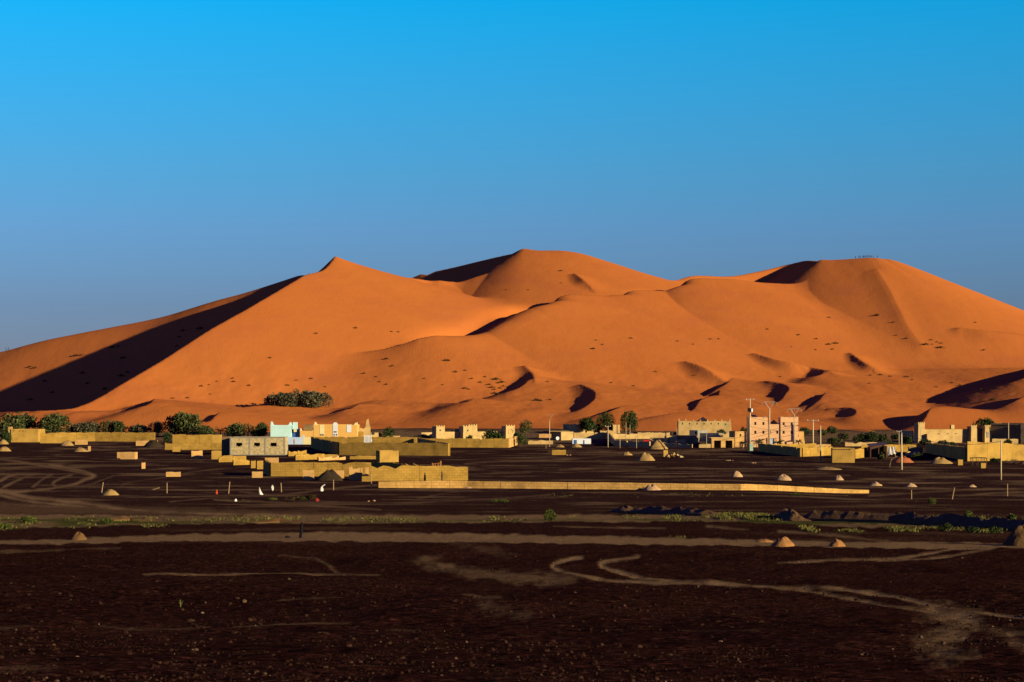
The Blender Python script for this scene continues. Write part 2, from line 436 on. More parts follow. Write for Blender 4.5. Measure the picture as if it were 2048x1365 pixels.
TR = [  # tracks worn into the gravel: points, half width, strength
    ([(-60, 910), (0, 919), (70, 929), (123, 938), (160, 945), (188, 952)], 7, .55),
    ([(100, 930), (140, 937), (170, 944), (188, 952), (165, 962), (145, 970), (105, 977), (50, 983), (-60, 988)], 8, .75),
    ([(0, 963), (18, 953), (40, 948)], 6, .6), ([(8, 974), (44, 957), (72, 948)], 6, .6), ([(66, 974), (84, 960), (104, 949)], 5, .5),
    ([(113, 974), (106, 967), (120, 958), (142, 950)], 5, .5), ([(165, 976), (195, 964), (228, 952)], 4, .4), ([(240, 976), (256, 966), (330, 955)], 4, .3),
    ([(-80, 978), (0, 982), (53, 994), (123, 1001), (176, 1008), (228, 1016), (300, 1022), (450, 1029), (620, 1032), (760, 1032)], 11, .9),
    ([(0, 990), (60, 1003), (150, 1012), (260, 1020)], 8, .6), ([(0, 1008), (120, 1014), (300, 1018)], 6, .5),
    ([(430, 1000), (560, 1006), (640, 1012), (760, 1020)], 6, .5), ([(340, 1004), (420, 997), (520, 992)], 4, .35), ([(480, 984), (560, 990), (660, 978), (760, 970)], 5, .4),
    ([(340, 952), (420, 940), (520, 934)], 4, .3), ([(600, 1003), (800, 1006), (960, 1000), (1100, 990)], 5, .35), ([(830, 1000), (900, 985), (960, 980)], 4, .3),
    ([(930, 950), (1010, 946), (1060, 944)], 4, .35), ([(1120, 940), (1220, 936), (1310, 934)], 5, .4), ([(930, 928), (1000, 923), (1120, 920), (1290, 906)], 5, .4),
    ([(1100, 905), (1300, 906), (1480, 899), (1500, 905)], 6, .5), ([(1460, 952), (1560, 953), (1700, 951)], 4, .35), ([(1620, 938), (1690, 934), (1760, 940)], 5, .45),
    ([(1740, 992), (1860, 984), (1960, 979), (2100, 978)], 6, .5), ([(1920, 992), (2000, 986), (2100, 982)], 5, .4),
    ([(1161, 1115), (1120, 1123), (1107, 1134), (1144, 1150), (1213, 1161), (1298, 1166), (1397, 1168)], 9, 1.0),
    ([(1276, 1115), (1213, 1124), (1206, 1134), (1247, 1146), (1298, 1158), (1400, 1169)], 9, 1.0),
    ([(1340, 1161), (1392, 1167), (1587, 1179), (1690, 1194), (1792, 1215), (1878, 1229), (1930, 1244)], 8, .9),
    ([(1560, 1176), (1655, 1179), (1758, 1189), (1826, 1201), (1895, 1215), (1963, 1225), (2060, 1237), (2200, 1255)], 8, .85),
    ([(1878, 1228), (1930, 1242), (1905, 1262), (1868, 1288), (1905, 1312)], 38, .7), ([(1990, 1262), (2040, 1266), (2110, 1268)], 20, .5),
    ([(2030, 1285), (2060, 1300), (2110, 1310)], 20, .5),
    ([(1560, 1126), (1690, 1120), (1792, 1117), (1860, 1107), (1922, 1096)], 7, .85), ([(1758, 1121), (1860, 1117), (1929, 1107), (1990, 1096)], 7, .75),
    ([(1416, 1053), (1450, 1056), (1495, 1059)], 8, .5), ([(1560, 1063), (1655, 1070), (1775, 1083)], 9, .5), ([(1110, 1053), (1180, 1055), (1330, 1057)], 5, .4),
    ([(-60, 1108), (0, 1105), (120, 1101), (240, 1097)], 6, .3), ([(290, 1151), (380, 1150), (495, 1149), (580, 1149), (690, 1150)], 5, .75),
    ([(632, 1117), (655, 1130), (677, 1148), (700, 1152)], 7, .35), ([(560, 1112), (632, 1117)], 5, .25),
    ([(854, 1124), (939, 1146), (1042, 1156), (1127, 1160)], 22, .4), ([(980, 1213), (1042, 1230)], 20, .35), ([(930, 1192), (1000, 1194)], 10, .3),
    ([(0, 1256), (80, 1254)], 7, .3), ([(190, 1252), (280, 1258), (420, 1254)], 7, .32), ([(470, 1254), (560, 1252), (700, 1249)], 7, .3), ([(780, 1260), (830, 1261)], 6, .35),
    ([(560, 1200), (680, 1196)], 6, .3), ([(700, 1150), (760, 1150)], 6, .4), ([(1348, 1263), (1520, 1268)], 8, .25), ([(0, 1340), (120, 1334)], 14, .2),
    ([(880, 1080), (930, 1090), (990, 1102), (1020, 1112)], 16, .25),
]
mask = np.zeros(GPX.shape, np.float32)
wob = fbm(GPX / 23, GPY / 9, 3)
wob2 = fbm(GPX / 60 + 9, GPY / 14, 3)
for pts, hw, st in TR:
    w_ = hw * (1.15 if hw < 14 else 1.6)
    d = polydist(smooth_line(pts)) + wob * hw * (.5 if hw < 14 else 1.2)
    mask = np.maximum(mask, st * (.55 + .9 * np.clip(.5 + wob2, 0, 1)) * np.clip(1.15 - d / w_, 0, 1) ** 1.6)

def band(xs, tops, bots, st, soft=3.0):
    global mask
    t = np.interp(GPX, xs, tops) + wob * 4; b = np.interp(GPX, xs, bots) + wob * 4
    m = np.clip((GPY - t) / soft + .5, 0, 1) * np.clip((b - GPY) / soft + .5, 0, 1)
    mask = np.maximum(mask, st * m)
band([-300, 0, 350, 700, 1100, 1400, 1560, 1700, 2400], [1028, 1028, 1032, 1029, 1030, 1029, 1034, 1046, 1052], [1060, 1058, 1048, 1047, 1044, 1043, 1046, 1054, 1060], .75)
band([-300, 0, 180, 400, 700, 1000, 1400, 1700, 1900, 2048, 2400], [1086, 1083, 1076, 1068, 1064, 1069, 1077, 1084, 1084, 1090, 1094], [1094, 1090, 1086, 1082, 1083, 1085, 1091, 1095, 1098, 1099, 1102], .85, 3)
band([-300, 0, 500, 900], [1004, 1004, 1020, 1030], [1030, 1028, 1034, 1034], .35, 9)
band([-300, 2400], [860, 860], [882, 890], .65, 10)
ruts = mask.copy()
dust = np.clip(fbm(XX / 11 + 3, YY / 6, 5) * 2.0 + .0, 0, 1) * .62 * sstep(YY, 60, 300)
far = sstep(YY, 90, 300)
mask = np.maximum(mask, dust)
green = np.zeros_like(mask)
t = np.interp(GPX, [-300, 0, 200, 350, 700, 1100, 1400, 1600, 2400], [1034, 1034, 1034, 1040, 1042, 1036, 1036, 1040, 1046])
b = np.interp(GPX, [-300, 0, 200, 350, 700, 1100, 1400, 1600, 2400], [1064, 1062, 1054, 1048, 1047, 1044, 1044, 1050, 1066])
green = np.clip((GPY - t) / 4, 0, 1) * np.clip((b - GPY) / 3, 0, 1) * np.clip(.65 + 1.6 * fbm(XX / 3, YY / 6, 3), 0, 1)
ZZ = ZZ - 0.03 * ruts * (YY < 480) + 0.05 * fbm(XX / 1.2, YY / 1.6, 3) * (YY < 330) + .16 * np.clip(fbm(XX / 2.4 + 8, YY / 4.5, 3), 0, 1) * (YY < 120)

ground = mesh_from_grid('ground', XX, YY, ZZ)
ground['kind'] = 'structure'
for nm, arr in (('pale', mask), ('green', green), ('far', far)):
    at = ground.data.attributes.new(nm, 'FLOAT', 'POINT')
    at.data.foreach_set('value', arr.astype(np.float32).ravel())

M_ground, nt, bs = new_mat('desert gravel plain', 0.0)
big = noise(nt, 0.09, 5, .6)
fine = noise(nt, 2.6, 6, .75)
speck = nt.nodes.new('ShaderNodeTexVoronoi'); speck.inputs['Scale'].default_value = 3.0
tc = nt.nodes.new('ShaderNodeTexCoord'); nt.links.new(tc.outputs['Object'], speck.inputs['Vector'])
dark = ramp(nt, big, [(.3, (.032, .0100, .0080)), (.7, (.054, .0185, .0140))])
dark = mix(nt, dark, (.10, .050, .026), mapr(nt, fine, .54, .78, 0, .85))
hs = nt.nodes.new('ShaderNodeSeparateColor'); nt.links.new(speck.outputs['Color'], hs.inputs[0])
dark = mix(nt, dark, (.012, .006, .006), mapr(nt, hs.outputs[0], .0, .45, .8, 0))
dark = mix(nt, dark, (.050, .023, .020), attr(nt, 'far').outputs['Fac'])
peb = nt.nodes.new('ShaderNodeTexVoronoi'); peb.inputs['Scale'].default_value = 8.0; nt.links.new(tc.outputs['Object'], peb.inputs['Vector'])
ps = nt.nodes.new('ShaderNodeSeparateColor'); nt.links.new(peb.outputs['Color'], ps.inputs[0])
pv = ramp(nt, ps.outputs[0], [(.15, (.7, .7, .7)), (.6, (1.7, 1.7, 1.7)), (.93, (3.0, 2.8, 2.6)), (1, (6.5, 5.6, 4.8))])
dark = mix(nt, dark, pv, 1.0, 'MULTIPLY')
pale = ramp(nt, fine, [(.3, (.20, .115, .05)), (.75, (.34, .21, .105))])
pale = mix(nt, pale, (.10, .06, .035), mapr(nt, big, .55, .8, 0, .4))
pa = attr(nt, 'pale').outputs['Fac']
edge = nt.nodes.new('ShaderNodeMath'); edge.operation = 'MULTIPLY_ADD'; edge.inputs[1].default_value = .7
nt.links.new(fine, edge.inputs[0]); nt.links.new(pa, edge.inputs[2])
fac = mapr(nt, edge.outputs[0], .40, 1.25, 0, 1)
c = mix(nt, dark, pale, fac)
c = mix(nt, c, (.075, .080, .018), attr(nt, 'green').outputs['Fac'])
nt.links.new(c, bs.inputs['Base Color'])
bump(nt, bs, fine, .9, .30)
ground.data.materials.append(M_ground)
# ------------------------------------------------------------------ builders
COL = scene.collection
def tag(o, label=None, cat=None, group=None, kind=None):
    if label: o['label'] = label
    if cat: o['category'] = cat; o['kind'] = 'thing'
    if group: o['group'] = group
    if kind: o['kind'] = kind
    return o
def mesh_obj(name, verts, faces, mat, parent=None, smooth=False):
    me = bpy.data.meshes.new(name)
    me.from_pydata([tuple(v) for v in verts], [], faces)
    if smooth:
        me.polygons.foreach_set('use_smooth', np.ones(len(me.polygons), bool))
    me.update()
    if mat: me.materials.append(mat)
    o = bpy.data.objects.new(name, me)
    COL.objects.link(o)
    if parent: o.parent = parent
    return o
def empty(name, loc, yaw=0.0, label=None, cat=None, group=None):
    o = bpy.data.objects.new(name, None)
    o.empty_display_size = .5
    COL.objects.link(o)
    o.location = loc; o.rotation_euler = (0, 0, yaw)
    tag(o, label, cat, group)
    return o
def put(o, loc, yaw=0.0, label=None, cat=None, group=None):
    o.location = loc; o.rotation_euler = (0, 0, yaw)
    return tag(o, label, cat, group)

class MB:
    """collects simple solids into one mesh"""
    def __init__(s): s.v = []; s.f = []
    def add(s, v, f):
        n = len(s.v); s.v += [tuple(p) for p in v]; s.f += [tuple(i + n for i in q) for q in f]; return s
    def box(s, x0, x1, y0, y1, z0, z1, top=None, jit=0):
        t = top or (x0, x1, y0, y1)
        v = [(x0, y0, z0), (x1, y0, z0), (x1, y1, z0), (x0, y1, z0), (t[0], t[2], z1), (t[1], t[2], z1), (t[1], t[3], z1), (t[0], t[3], z1)]
        if jit: v = [(a + random.uniform(-jit, jit), b + random.uniform(-jit, jit), c + (random.uniform(-jit, jit) if i > 3 else 0)) for i, (a, b, c) in enumerate(v)]
        return s.add(v, [(0, 3, 2, 1), (4, 5, 6, 7), (0, 1, 5, 4), (1, 2, 6, 5), (2, 3, 7, 6), (3, 0, 4, 7)])
    def tube(s, pts, r, n=6, cap=True):
        """tapered tube along points; r one radius or one per point"""
        pts = [Vector(p) for p in pts]
        rs = r if isinstance(r, (list, tuple)) else [r] * len(pts)
        base = len(s.v)
        for i, p in enumerate(pts):
            d = (pts[min(i + 1, len(pts) - 1)] - pts[max(i - 1, 0)]).normalized()
            u = d.orthogonal().normalized() if abs(d.z) < .95 else Vector((1, 0, 0))
            u = (u - d * u.dot(d)).normalized(); w = d.cross(u)
            for k in range(n):
                a = 2 * math.pi * k / n
                s.v.append(tuple(p + (u * math.cos(a) + w * math.sin(a)) * rs[i]))
        for i in range(len(pts) - 1):
            for k in range(n):
                a = base + i * n + k; b = base + i * n + (k + 1) % n
                s.f.append((a, b, b + n, a + n))
        if cap:
            s.f.append(tuple(base + k for k in range(n))[::-1]); e = base + (len(pts) - 1) * n
            s.f.append(tuple(e + k for k in range(n)))
        return s
    def build(s, name, mat, parent=None, smooth=False): return mesh_obj(name, s.v, s.f, mat, parent, smooth)

def holed_wall(x0, x1, z0, z1, y0, y1, holes=(), tops=None):
    """one solid wall slab with rectangular openings; tops = [(x, z)] gives an uneven top edge"""
    xs = sorted({x0, x1, *[h[0] for h in holes], *[h[1] for h in holes], *([t[0] for t in tops] if tops else [])})
    zs = sorted({z0, z1, *[h[2] for h in holes], *[h[3] for h in holes]})
    xs = [x for x in xs if x0 <= x <= x1]; zs = [z for z in zs if z0 <= z <= z1]
    def topz(x):
        if not tops: return z1
        return float(np.interp(x, [t[0] for t in tops], [t[1] for t in tops]))
    def solid(i, k):
        if i < 0 or k < 0 or i >= len(xs) - 1 or k >= len(zs) - 1: return False
        cx = (xs[i] + xs[i + 1]) / 2; cz = (zs[k] + zs[k + 1]) / 2
        return not any(h[0] < cx < h[1] and h[2] < cz < h[3] for h in holes)
    V = {}; v = []; f = []
    def P(i, k, s):
        key = (i, k, s)
        if key not in V:
            z = zs[k] if k < len(zs) - 1 else topz(xs[i])
            V[key] = len(v); v.append((xs[i], y0 if s == 0 else y1, z))
        return V[key]
    for i in range(len(xs) - 1):
        for k in range(len(zs) - 1):
            if not solid(i, k): continue
            f.append((P(i, k, 0), P(i + 1, k, 0), P(i + 1, k + 1, 0), P(i, k + 1, 0)))
            f.append((P(i, k, 1), P(i, k + 1, 1), P(i + 1, k + 1, 1), P(i + 1, k, 1)))
            if not solid(i - 1, k): f.append((P(i, k, 0), P(i, k + 1, 0), P(i, k + 1, 1), P(i, k, 1)))
            if not solid(i + 1, k): f.append((P(i + 1, k, 0), P(i + 1, k, 1), P(i + 1, k + 1, 1), P(i + 1, k + 1, 0)))
            if not solid(i, k - 1): f.append((P(i, k, 0), P(i, k, 1), P(i + 1, k, 1), P(i + 1, k, 0)))
            if not solid(i, k + 1): f.append((P(i, k + 1, 0), P(i + 1, k + 1, 0), P(i + 1, k + 1, 1), P(i, k + 1, 1)))
    return v, f

# ------------------------------------------------------------------ materials
def plaster(name, c, var=.26, scale=.35, courses=0.0, rough=.35, dirt=(.25, .16, .08)):
    m, nt, bs = new_mat(name, .04)
    n1 = noise(nt, scale, 5, .65); n2 = noise(nt, 4.0, 4, .7)
    dk = tuple(x * (1 - var * 1.6) for x in c); lt = tuple(min(1, x * (1 + var * .7)) for x in c)
    col = ramp(nt, n1, [(.28, dk), (.52, c), (.75, lt)])
    col = mix(nt, col, tuple(x * .6 for x in c), mapr(nt, n2, .58, .8, 0, .5))
    h = n2
    if courses:
        br = nt.nodes.new('ShaderNodeTexBrick')
        br.inputs['Scale'].default_value = 1.0
        br.inputs['Brick Width'].default_value = courses * 2; br.inputs['Row Height'].default_value = courses
        br.inputs['Mortar Size'].default_value = courses * .09; br.inputs['Mortar Smooth'].default_value = .3
        br.inputs['Color1'].default_value = (.75, .75, .75, 1); br.inputs['Color2'].default_value = (1, 1, 1, 1); br.inputs['Mortar'].default_value = (.55, .55, .55, 1)
        tc = nt.nodes.new('ShaderNodeTexCoord'); sx = nt.nodes.new('ShaderNodeSeparateXYZ'); cx = nt.nodes.new('ShaderNodeCombineXYZ')
        nt.links.new(tc.outputs['Object'], sx.inputs[0]); nt.links.new(sx.outputs['X'], cx.inputs['X']); nt.links.new(sx.outputs['Z'], cx.inputs['Y'])
        nt.links.new(cx.outputs[0], br.inputs['Vector'])
        col = mix(nt, col, br.outputs['Color'], .8, 'MULTIPLY')
    nt.links.new(col, bs.inputs['Base Color'])
    bump(nt, bs, h, rough, .08)
    return m
def flat_mat(name, c, rough=.8, spec=.2, var=.12, scale=2.0, metal=0):
    m, nt, bs = new_mat(name, spec)
    n1 = noise(nt, scale, 4, .6)
    nt.links.new(ramp(nt, n1, [(.3, tuple(x * (1 - var) for x in c)), (.7, tuple(min(1, x * (1 + var)) for x in c))]), bs.inputs['Base Color'])
    bs.inputs['Roughness'].default_value = rough; bs.inputs['Metallic'].default_value = metal
    return m
M_gold = plaster('golden mud brick', (.52, .30, .062), courses=.42)
M_goldp = plaster('golden mud plaster', (.53, .31, .070))
M_pink = plaster('salmon mud brick', (.86, .48, .14), courses=.42)
M_pinkp = plaster('salmon plaster', (.66, .375, .135))
M_tan = plaster('tan earth plaster', (.62, .41, .17))
M_hotel = plaster('apricot painted plaster', (.98, .55, .28), var=.10)
M_aqua = plaster('aqua painted plaster', (.58, .86, .86), var=.07, rough=.15)
M_orange = plaster('peach painted plaster', (.82, .46, .13), var=.06, rough=.15)
M_cream = plaster('cream painted plaster', (.86, .72, .38), var=.06, rough=.15)
M_white = plaster('white painted plaster', (.78, .80, .86), var=.07, rough=.15)
M_pblue = plaster('pale blue painted plaster', (.55, .68, .90), var=.07, rough=.15)
M_dblue = flat_mat('blue paint and shade', (.03, .10, .32), .5, .3)  # door paint; also the painted-in shade beside the aqua front
M_block = plaster('pale stone blockwork', (.62, .47, .25), var=.35, scale=1.6, courses=.30, rough=.9)
M_conc = plaster('grey concrete', (.30, .27, .23), var=.15)
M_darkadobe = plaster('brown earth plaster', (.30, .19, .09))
M_glass, nt, bs = new_mat('dark window pane', .4); bs.inputs['Base Color'].default_value = (.02, .018, .02, 1); bs.inputs['Roughness'].default_value = .25
M_shutter = flat_mat('brown wood', (.11, .05, .03), .6)
M_roof = flat_mat('dark brown tiles', (.045, .020, .022), .7)
M_wood = flat_mat('weathered wood', (.42, .27, .13), .8)
M_pole = flat_mat('pale concrete pole', (.62, .46, .27), .8, var=.1)
M_steel = flat_mat('galvanised steel', (.42, .36, .30), .5, .4)
M_wire = flat_mat('dark cable', (.05, .04, .035), .6)
M_green = flat_mat('green paint', (.02, .40, .09), .6)
M_red = flat_mat('red paint', (.55, .02, .02), .5)
M_black = flat_mat('black cloth', (.012, .010, .012), .9, .05)
M_cloth = flat_mat('white cloth', (.80, .74, .66), .9, .05)
M_tankb = flat_mat('blue plastic', (.03, .10, .50), .35, .4)
M_skin = flat_mat('brown skin', (.16, .07, .04), .6)

# ------------------------------------------------------------------ walls
def wall_panels(name, label, pts, h, mat, thick=.38, panel=2.6, cat='wall', jag=.10, hs=None, group=None, part='panel'):
    """free-standing wall along ground points; each cast panel or bay is a part with its own edges"""
    P = [on_ground(*p) if len(p) == 2 else Vector(p) for p in pts]
    o = P[0].copy()
    root = empty(name, o, 0, label, cat, group)
    L = 0; acc = [0]
    for a, b in zip(P[:-1], P[1:]):
        L += (b - a).length; acc.append(L)
    for si, (a, b) in enumerate(zip(P[:-1], P[1:])):
        d = Vector((b.x - a.x, b.y - a.y, 0)); ln = d.length; d.normalize(); nrm = Vector((d.y, -d.x, 0))
        n = max(1, int(round(ln / panel)))
        gap = .02 if n > 1 else 0
        for i in range(n):
            s0 = ln * i / n; s1 = ln * (i + 1) / n
            m = max(1, int((s1 - s0) / .9))
            off = random.uniform(-.025, .025) if n > 1 else 0
            v = []; f = []
            for j in range(m + 1):
                s = s0 + gap + (s1 - s0 - 2 * gap) * j / m
                p = a.lerp(b, s / ln)
                gz = float(ground_h(p.x, p.y))
                hh = (np.interp(acc[si] + s, [0, L], hs) if hs is not None and len(hs) == 2 else (np.interp((acc[si] + s) / L, np.linspace(0, 1, len(hs)), hs) if hs is not None else h)) + random.uniform(-jag, jag) - (random.uniform(.15, .45) if random.random() < .07 and jag > .05 else 0)
                q = Vector((p.x, p.y, 0)) - Vector((o.x, o.y, 0)) + nrm * off
                for side, z in ((.5, gz - .4), (-.5, gz - .4), (-.5, gz + hh), (.5, gz + hh)):
                    w = q + nrm * (side * thick)
                    v.append((w.x, w.y, z - o.z))
            for j in range(m):
                k = 4 * j
                f += [(k, k + 4, k + 7, k + 3), (k + 1, k + 2, k + 6, k + 5), (k + 3, k + 7, k + 6, k + 2), (k, k + 1, k + 5, k + 4)]
            e = 4 * m
            f += [(0, 3, 2, 1), (e, e + 1, e + 2, e + 3)]
            mesh_obj(part, v, f, mat, root)
    return root

def px2m(px, py): return on_ground(px, py).y / FPX

class House:
    """building whose front is laid out in photograph pixels, built at its own place and size"""
    def __init__(s, name, label, px0, px1, py, yaw, depth, cat='house', lift=0.0, group=None):
        s.yaw = R(yaw)
        mid = on_ground((px0 + px1) / 2, py)
        s.k = mid.y / FPX / max(.35, math.cos(s.yaw))
        s.kz = mid.y / FPX
        w = (px1 - px0) * s.k
        d = Vector((math.cos(s.yaw), math.sin(s.yaw), 0))
        o = mid - d * (w / 2)
        o.z = float(ground_h(mid.x, mid.y)) + lift
        s.px0 = px0; s.py = py; s.depth = depth; s.w = w
        s.root = empty(name, o, s.yaw, label, cat, group)
    def X(s, px): return (px - s.px0) * s.k
    def Z(s, py): return (s.py - py) * s.kz
    def box(s, name, px0, px1, py0, py1, y0, y1, mat, parent=None, sink=.0, top=None, jit=0):
        m = MB(); m.box(s.X(px0), s.X(px1), y0, y1, s.Z(py0) - sink, s.Z(py1), top, jit)
        return m.build(name, mat, parent or s.root)
    def shell(s, px0, px1, ptop, mat, y0=0.0, y1=None, holes=(), thick=.35, pbase=None, name='wall', roof=True, parapet=.35, tops=None):
        """four walls (front with openings) and a flat roof behind a parapet"""
        y1 = s.depth if y1 is None else y1
        x0, x1 = s.X(px0), s.X(px1); z0 = s.Z(pbase) if pbase else -.5; z1 = s.Z(ptop)
        hs = [(s.X(a), s.X(b), s.Z(d), s.Z(c)) for a, b, c, d in holes]
        tp = [(s.X(a), s.Z(b)) for a, b in tops] if tops else None
        fr = mesh_obj(name, *holed_wall(x0, x1, z0, z1, y0, y0 + thick, hs, tp), mat, s.root)
        zc = z1 if not tops else max(t[1] for t in tp)
        MB().box(x0, x0 + thick, y0 + thick + .003, y1 - thick - .003, z0, z1).build(name, mat, s.root)
        MB().box(x1 - thick, x1, y0 + thick + .003, y1 - thick - .003, z0, z1).build(name, mat, s.root)
        MB().box(x0, x1, y1 - thick, y1, z0, z1).build(name, mat, s.root)
        if roof:
            MB().box(x0 + thick + .004, x1 - thick - .004, y0 + thick + .004, y1 - thick - .004, z1 - parapet - .2, z1 - parapet).build('roof', mat, s.root)
        return fr
    def window(s, a, b, c, d, mat=None, frame=None, y=0.0, inset=.16):
        """pane set back in its opening with a frame: columns a..b, rows c (top)..d (bottom)"""
        x0, x1, z0, z1 = s.X(a), s.X(b), s.Z(d), s.Z(c)
        pane = MB().box(x0 + .002, x1 - .002, y + inset, y + inset + .05, z0 + .002, z1 - .002).build('window', mat or M_glass, s.root)
        t = min(.09, (x1 - x0) * .14)
        v, f = holed_wall(x0 + .004, x1 - .004, z0 + .004, z1 - .004, y + inset - .06, y + inset - .004, [(x0 + t, x1 - t, z0 + t, z1 - t)])
        mesh_obj('frame', v, f, frame or M_shutter, pane)
        return pane
    def merlon(s, px, w, pz0, pz1, y0, y1, mat, lean=0):
        """pointed corner merlon"""
        x = s.X(px); hw = w * s.k / 2
        m = MB().box(x - hw, x + hw, y0, y1, s.Z(pz0) - .1, s.Z(pz1), (x - hw * .25 + lean * hw * .75, x + hw * .25 + lean * hw * .75, y0 + (y1 - y0) * .2, y1 - (y1 - y0) * .2))
        return m.build('merlon', mat, s.root)
def block(name, label, px0, px1, py, ptop, depth, mat, yaw=8, cat='wall', jit=.06, group=None):
    """small free-standing lump of masonry: one mesh"""
    mid = on_ground((px0 + px1) / 2, py); k = mid.y / FPX
    w = (px1 - px0) * k / math.cos(R(yaw)) - abs(math.tan(R(yaw))) * depth * .3; h = (py - ptop) * k
    nx = max(2, int(w / .5)); v = []; f = []
    m = MB()
    tops = [(x, h + random.uniform(-jit, jit)) for x in np.linspace(-w / 2, w / 2, nx + 1)]
    v, f = holed_wall(-w / 2, w / 2, -.3, h, 0, depth, (), tops)
    o = mesh_obj(name, v, f, mat)
    return put(o, (mid.x, mid.y, float(ground_h(mid.x, mid.y))), R(yaw), label, cat, group)
# ------------------------------------------------------------------ left and middle village
# flat-roofed mud house at the far left
h = House('adobe_house', 'flat-roofed golden mud house with a roof-corner stub at far left', 22, 76, 885, 0, 9)
h.shell(22, 76, 859, M_goldp)
h.box('chimney', 16, 23, 866, 854, .3, 1.4, M_pinkp)
for a in (28, 40, 46): h.box('drain_spout', a, a + 2, 862.5, 861.5, -.25, -.002, M_shutter)
wall_panels('adobe_wall', 'long low golden mud wall in front of the tamarisk trees, left', [(79, 884), (190, 883), (310, 884)], 2.7, M_gold, panel=5.0)
wall_panels('adobe_wall', 'short knee-high golden wall against the foot of the long wall', [(80, 887), (128, 887)], 1.0, M_goldp, panel=9)
# half-built yards stepping forward beside the round tree
wall_panels('adobe_wall', 'golden mud wall right of the big round tree', [(345, 888), (426, 888)], 2.7, M_gold, panel=4.5)
block('wall_pier', 'tall golden pier ending the wall right of the round tree', 425, 442, 893, 870, 2.5, M_goldp, yaw=2, cat='pier')
wall_panels('adobe_wall', 'second golden wall stepping forward below the round tree', [(330, 900), (398, 900), (449, 900)], 1.75, M_gold, panel=4.5)
block('wall_stub', 'low wall stub with a dark earth heap before it, under the long wall', 272, 315, 892, 882, 1.0, M_pinkp, yaw=4)
block('wall_stub', 'small golden wall stub under the second wall by the round tree', 345, 360, 904, 894, .6, M_goldp, yaw=4)
block('wall_stub', 'salmon wall stub leaning into shade below the second wall', 383, 405, 918, 902, .8, M_pinkp, yaw=16)
block('wall_pier', 'golden pier left of the blockwork house, front row', 423, 442, 919, 902, 1.2, M_goldp, yaw=3, cat='pier')
wall_panels('adobe_wall', 'low golden wall running under the blockwork house', [(437, 925), (492, 924)], 1.35, M_gold, panel=3.2)
wall_panels('adobe_wall', 'short golden wall next below, with a dark open end', [(466, 931), (498, 930)], 1.1, M_gold, panel=3.2)
block('wall_stub', 'paired golden wall stub, left half, below the blockwork house', 502, 511, 937, 922, .8, M_goldp, yaw=5)
block('wall_stub', 'paired golden wall stub, right half, below the blockwork house', 514, 526, 939, 922, .8, M_goldp, yaw=5)
block('wall_stub', 'salmon block standing alone left of the long yard wall', 504, 525, 956, 944, 1.2, M_pinkp, yaw=5)
block('wall_stub', 'salmon wall piece behind the corner of the long yard wall', 530, 557, 926, 916, .6, M_pinkp, yaw=3)
block('wall_stub', 'double salmon block alone on the gravel at left', 240, 270, 919, 905, 2.2, M_pinkp, yaw=-6)
block('wall_stub', 'thin salmon slab against the double block at left', 234, 243, 917, 905, .5, M_pinkp, yaw=-3)
block('wall_pier', 'narrow salmon pillar alone on the gravel at left', 283, 291, 938, 926, .8, M_pinkp, yaw=18, cat='pier')
block('wall_stub', 'flat salmon block right of the narrow pillar', 332, 361, 954, 945, 1.2, M_pinkp, yaw=8)
block('wall_stub', 'salmon block between two earth mounds at far left', 150, 174, 890, 880, 1.2, M_pinkp, yaw=4)
block('wall_pier', 'small salmon post beside the earth mound at far left', 176, 181, 903, 893, .5, M_pinkp, yaw=4, cat='pier')

# unfinished blockwork house with three openings
h = House('blockwork_house', 'unfinished pale blockwork house with three empty window openings', 460, 570, 911, 2, 9)
ho = [(472.5, 484.5, 886, 894.5), (508, 520, 886, 894.5), (541, 553, 886, 894.5)]
h.shell(460, 570, 875, M_block, holes=ho, thick=.3, parapet=.1)
for a in (460, 498, 529, 567.5):
    h.box('concrete_post', a, a + 2.6, 912, 874, -.05, -.002, M_conc)
h.box('sill_beam', 460, 570, 912, 909.5, -.09, -.06, M_conc)
h.box('lintel_beam', 460, 570, 876, 874.2, -.12, -.055, M_conc)
for (a, b, c, d) in ho:
    for q in range(3):
        x = a + (b - a) * (.1 + .3 * q + random.uniform(-.05, .05)); t = random.uniform(.8, 2.6)
        h.box('loose_block', x, x + 2.6, d, d - t, .06, .26, M_block)
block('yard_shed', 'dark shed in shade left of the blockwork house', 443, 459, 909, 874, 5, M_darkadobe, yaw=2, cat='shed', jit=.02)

# aqua house
h = House('aqua_house', 'aqua painted house with pointed corner merlons', 541, 582, 886, 0, 10)
h.shell(541, 582, 851.5, M_aqua)
h.merlon(544.5, 7, 852, 843.5, 0, 1.6, M_aqua, -.7)
h.merlon(579, 8, 852, 845, .01, 1.6, M_aqua, .6)
h.box('plinth', 540.5, 582.5, 889, 873.5, -.12, -.004, M_aqua)
h.box('side_wing', 582.2, 599, 889, 859, 2.5, 9.5, M_dblue)  # shaded part of the house; its shade is put into the dark blue
h.box('corner_pier', 583.5, 593.5, 859, 845, 1.2, 2.6, M_aqua, top=(h.X(585), h.X(593.5), 1.4, 2.4))
h.box('pendant', 586.5, 591.5, 864.5, 859, 1.3, 2.4, M_cream, top=None)
# painted yard wall in front
y = House('painted_yard_wall', 'white and cream yard wall with a pointed post before the aqua house', 570, 622, 889.5, -2, .5, cat='wall')
y.box('white_panel', 570, 606, 890, 875, 0, .3, M_pblue, sink=.4)
y.box('cream_panel', 606.2, 622, 890, 875, -.02, .3, M_cream, sink=.4)
y.merlon(607, 6, 875.5, 870, .0, .3, M_pblue)
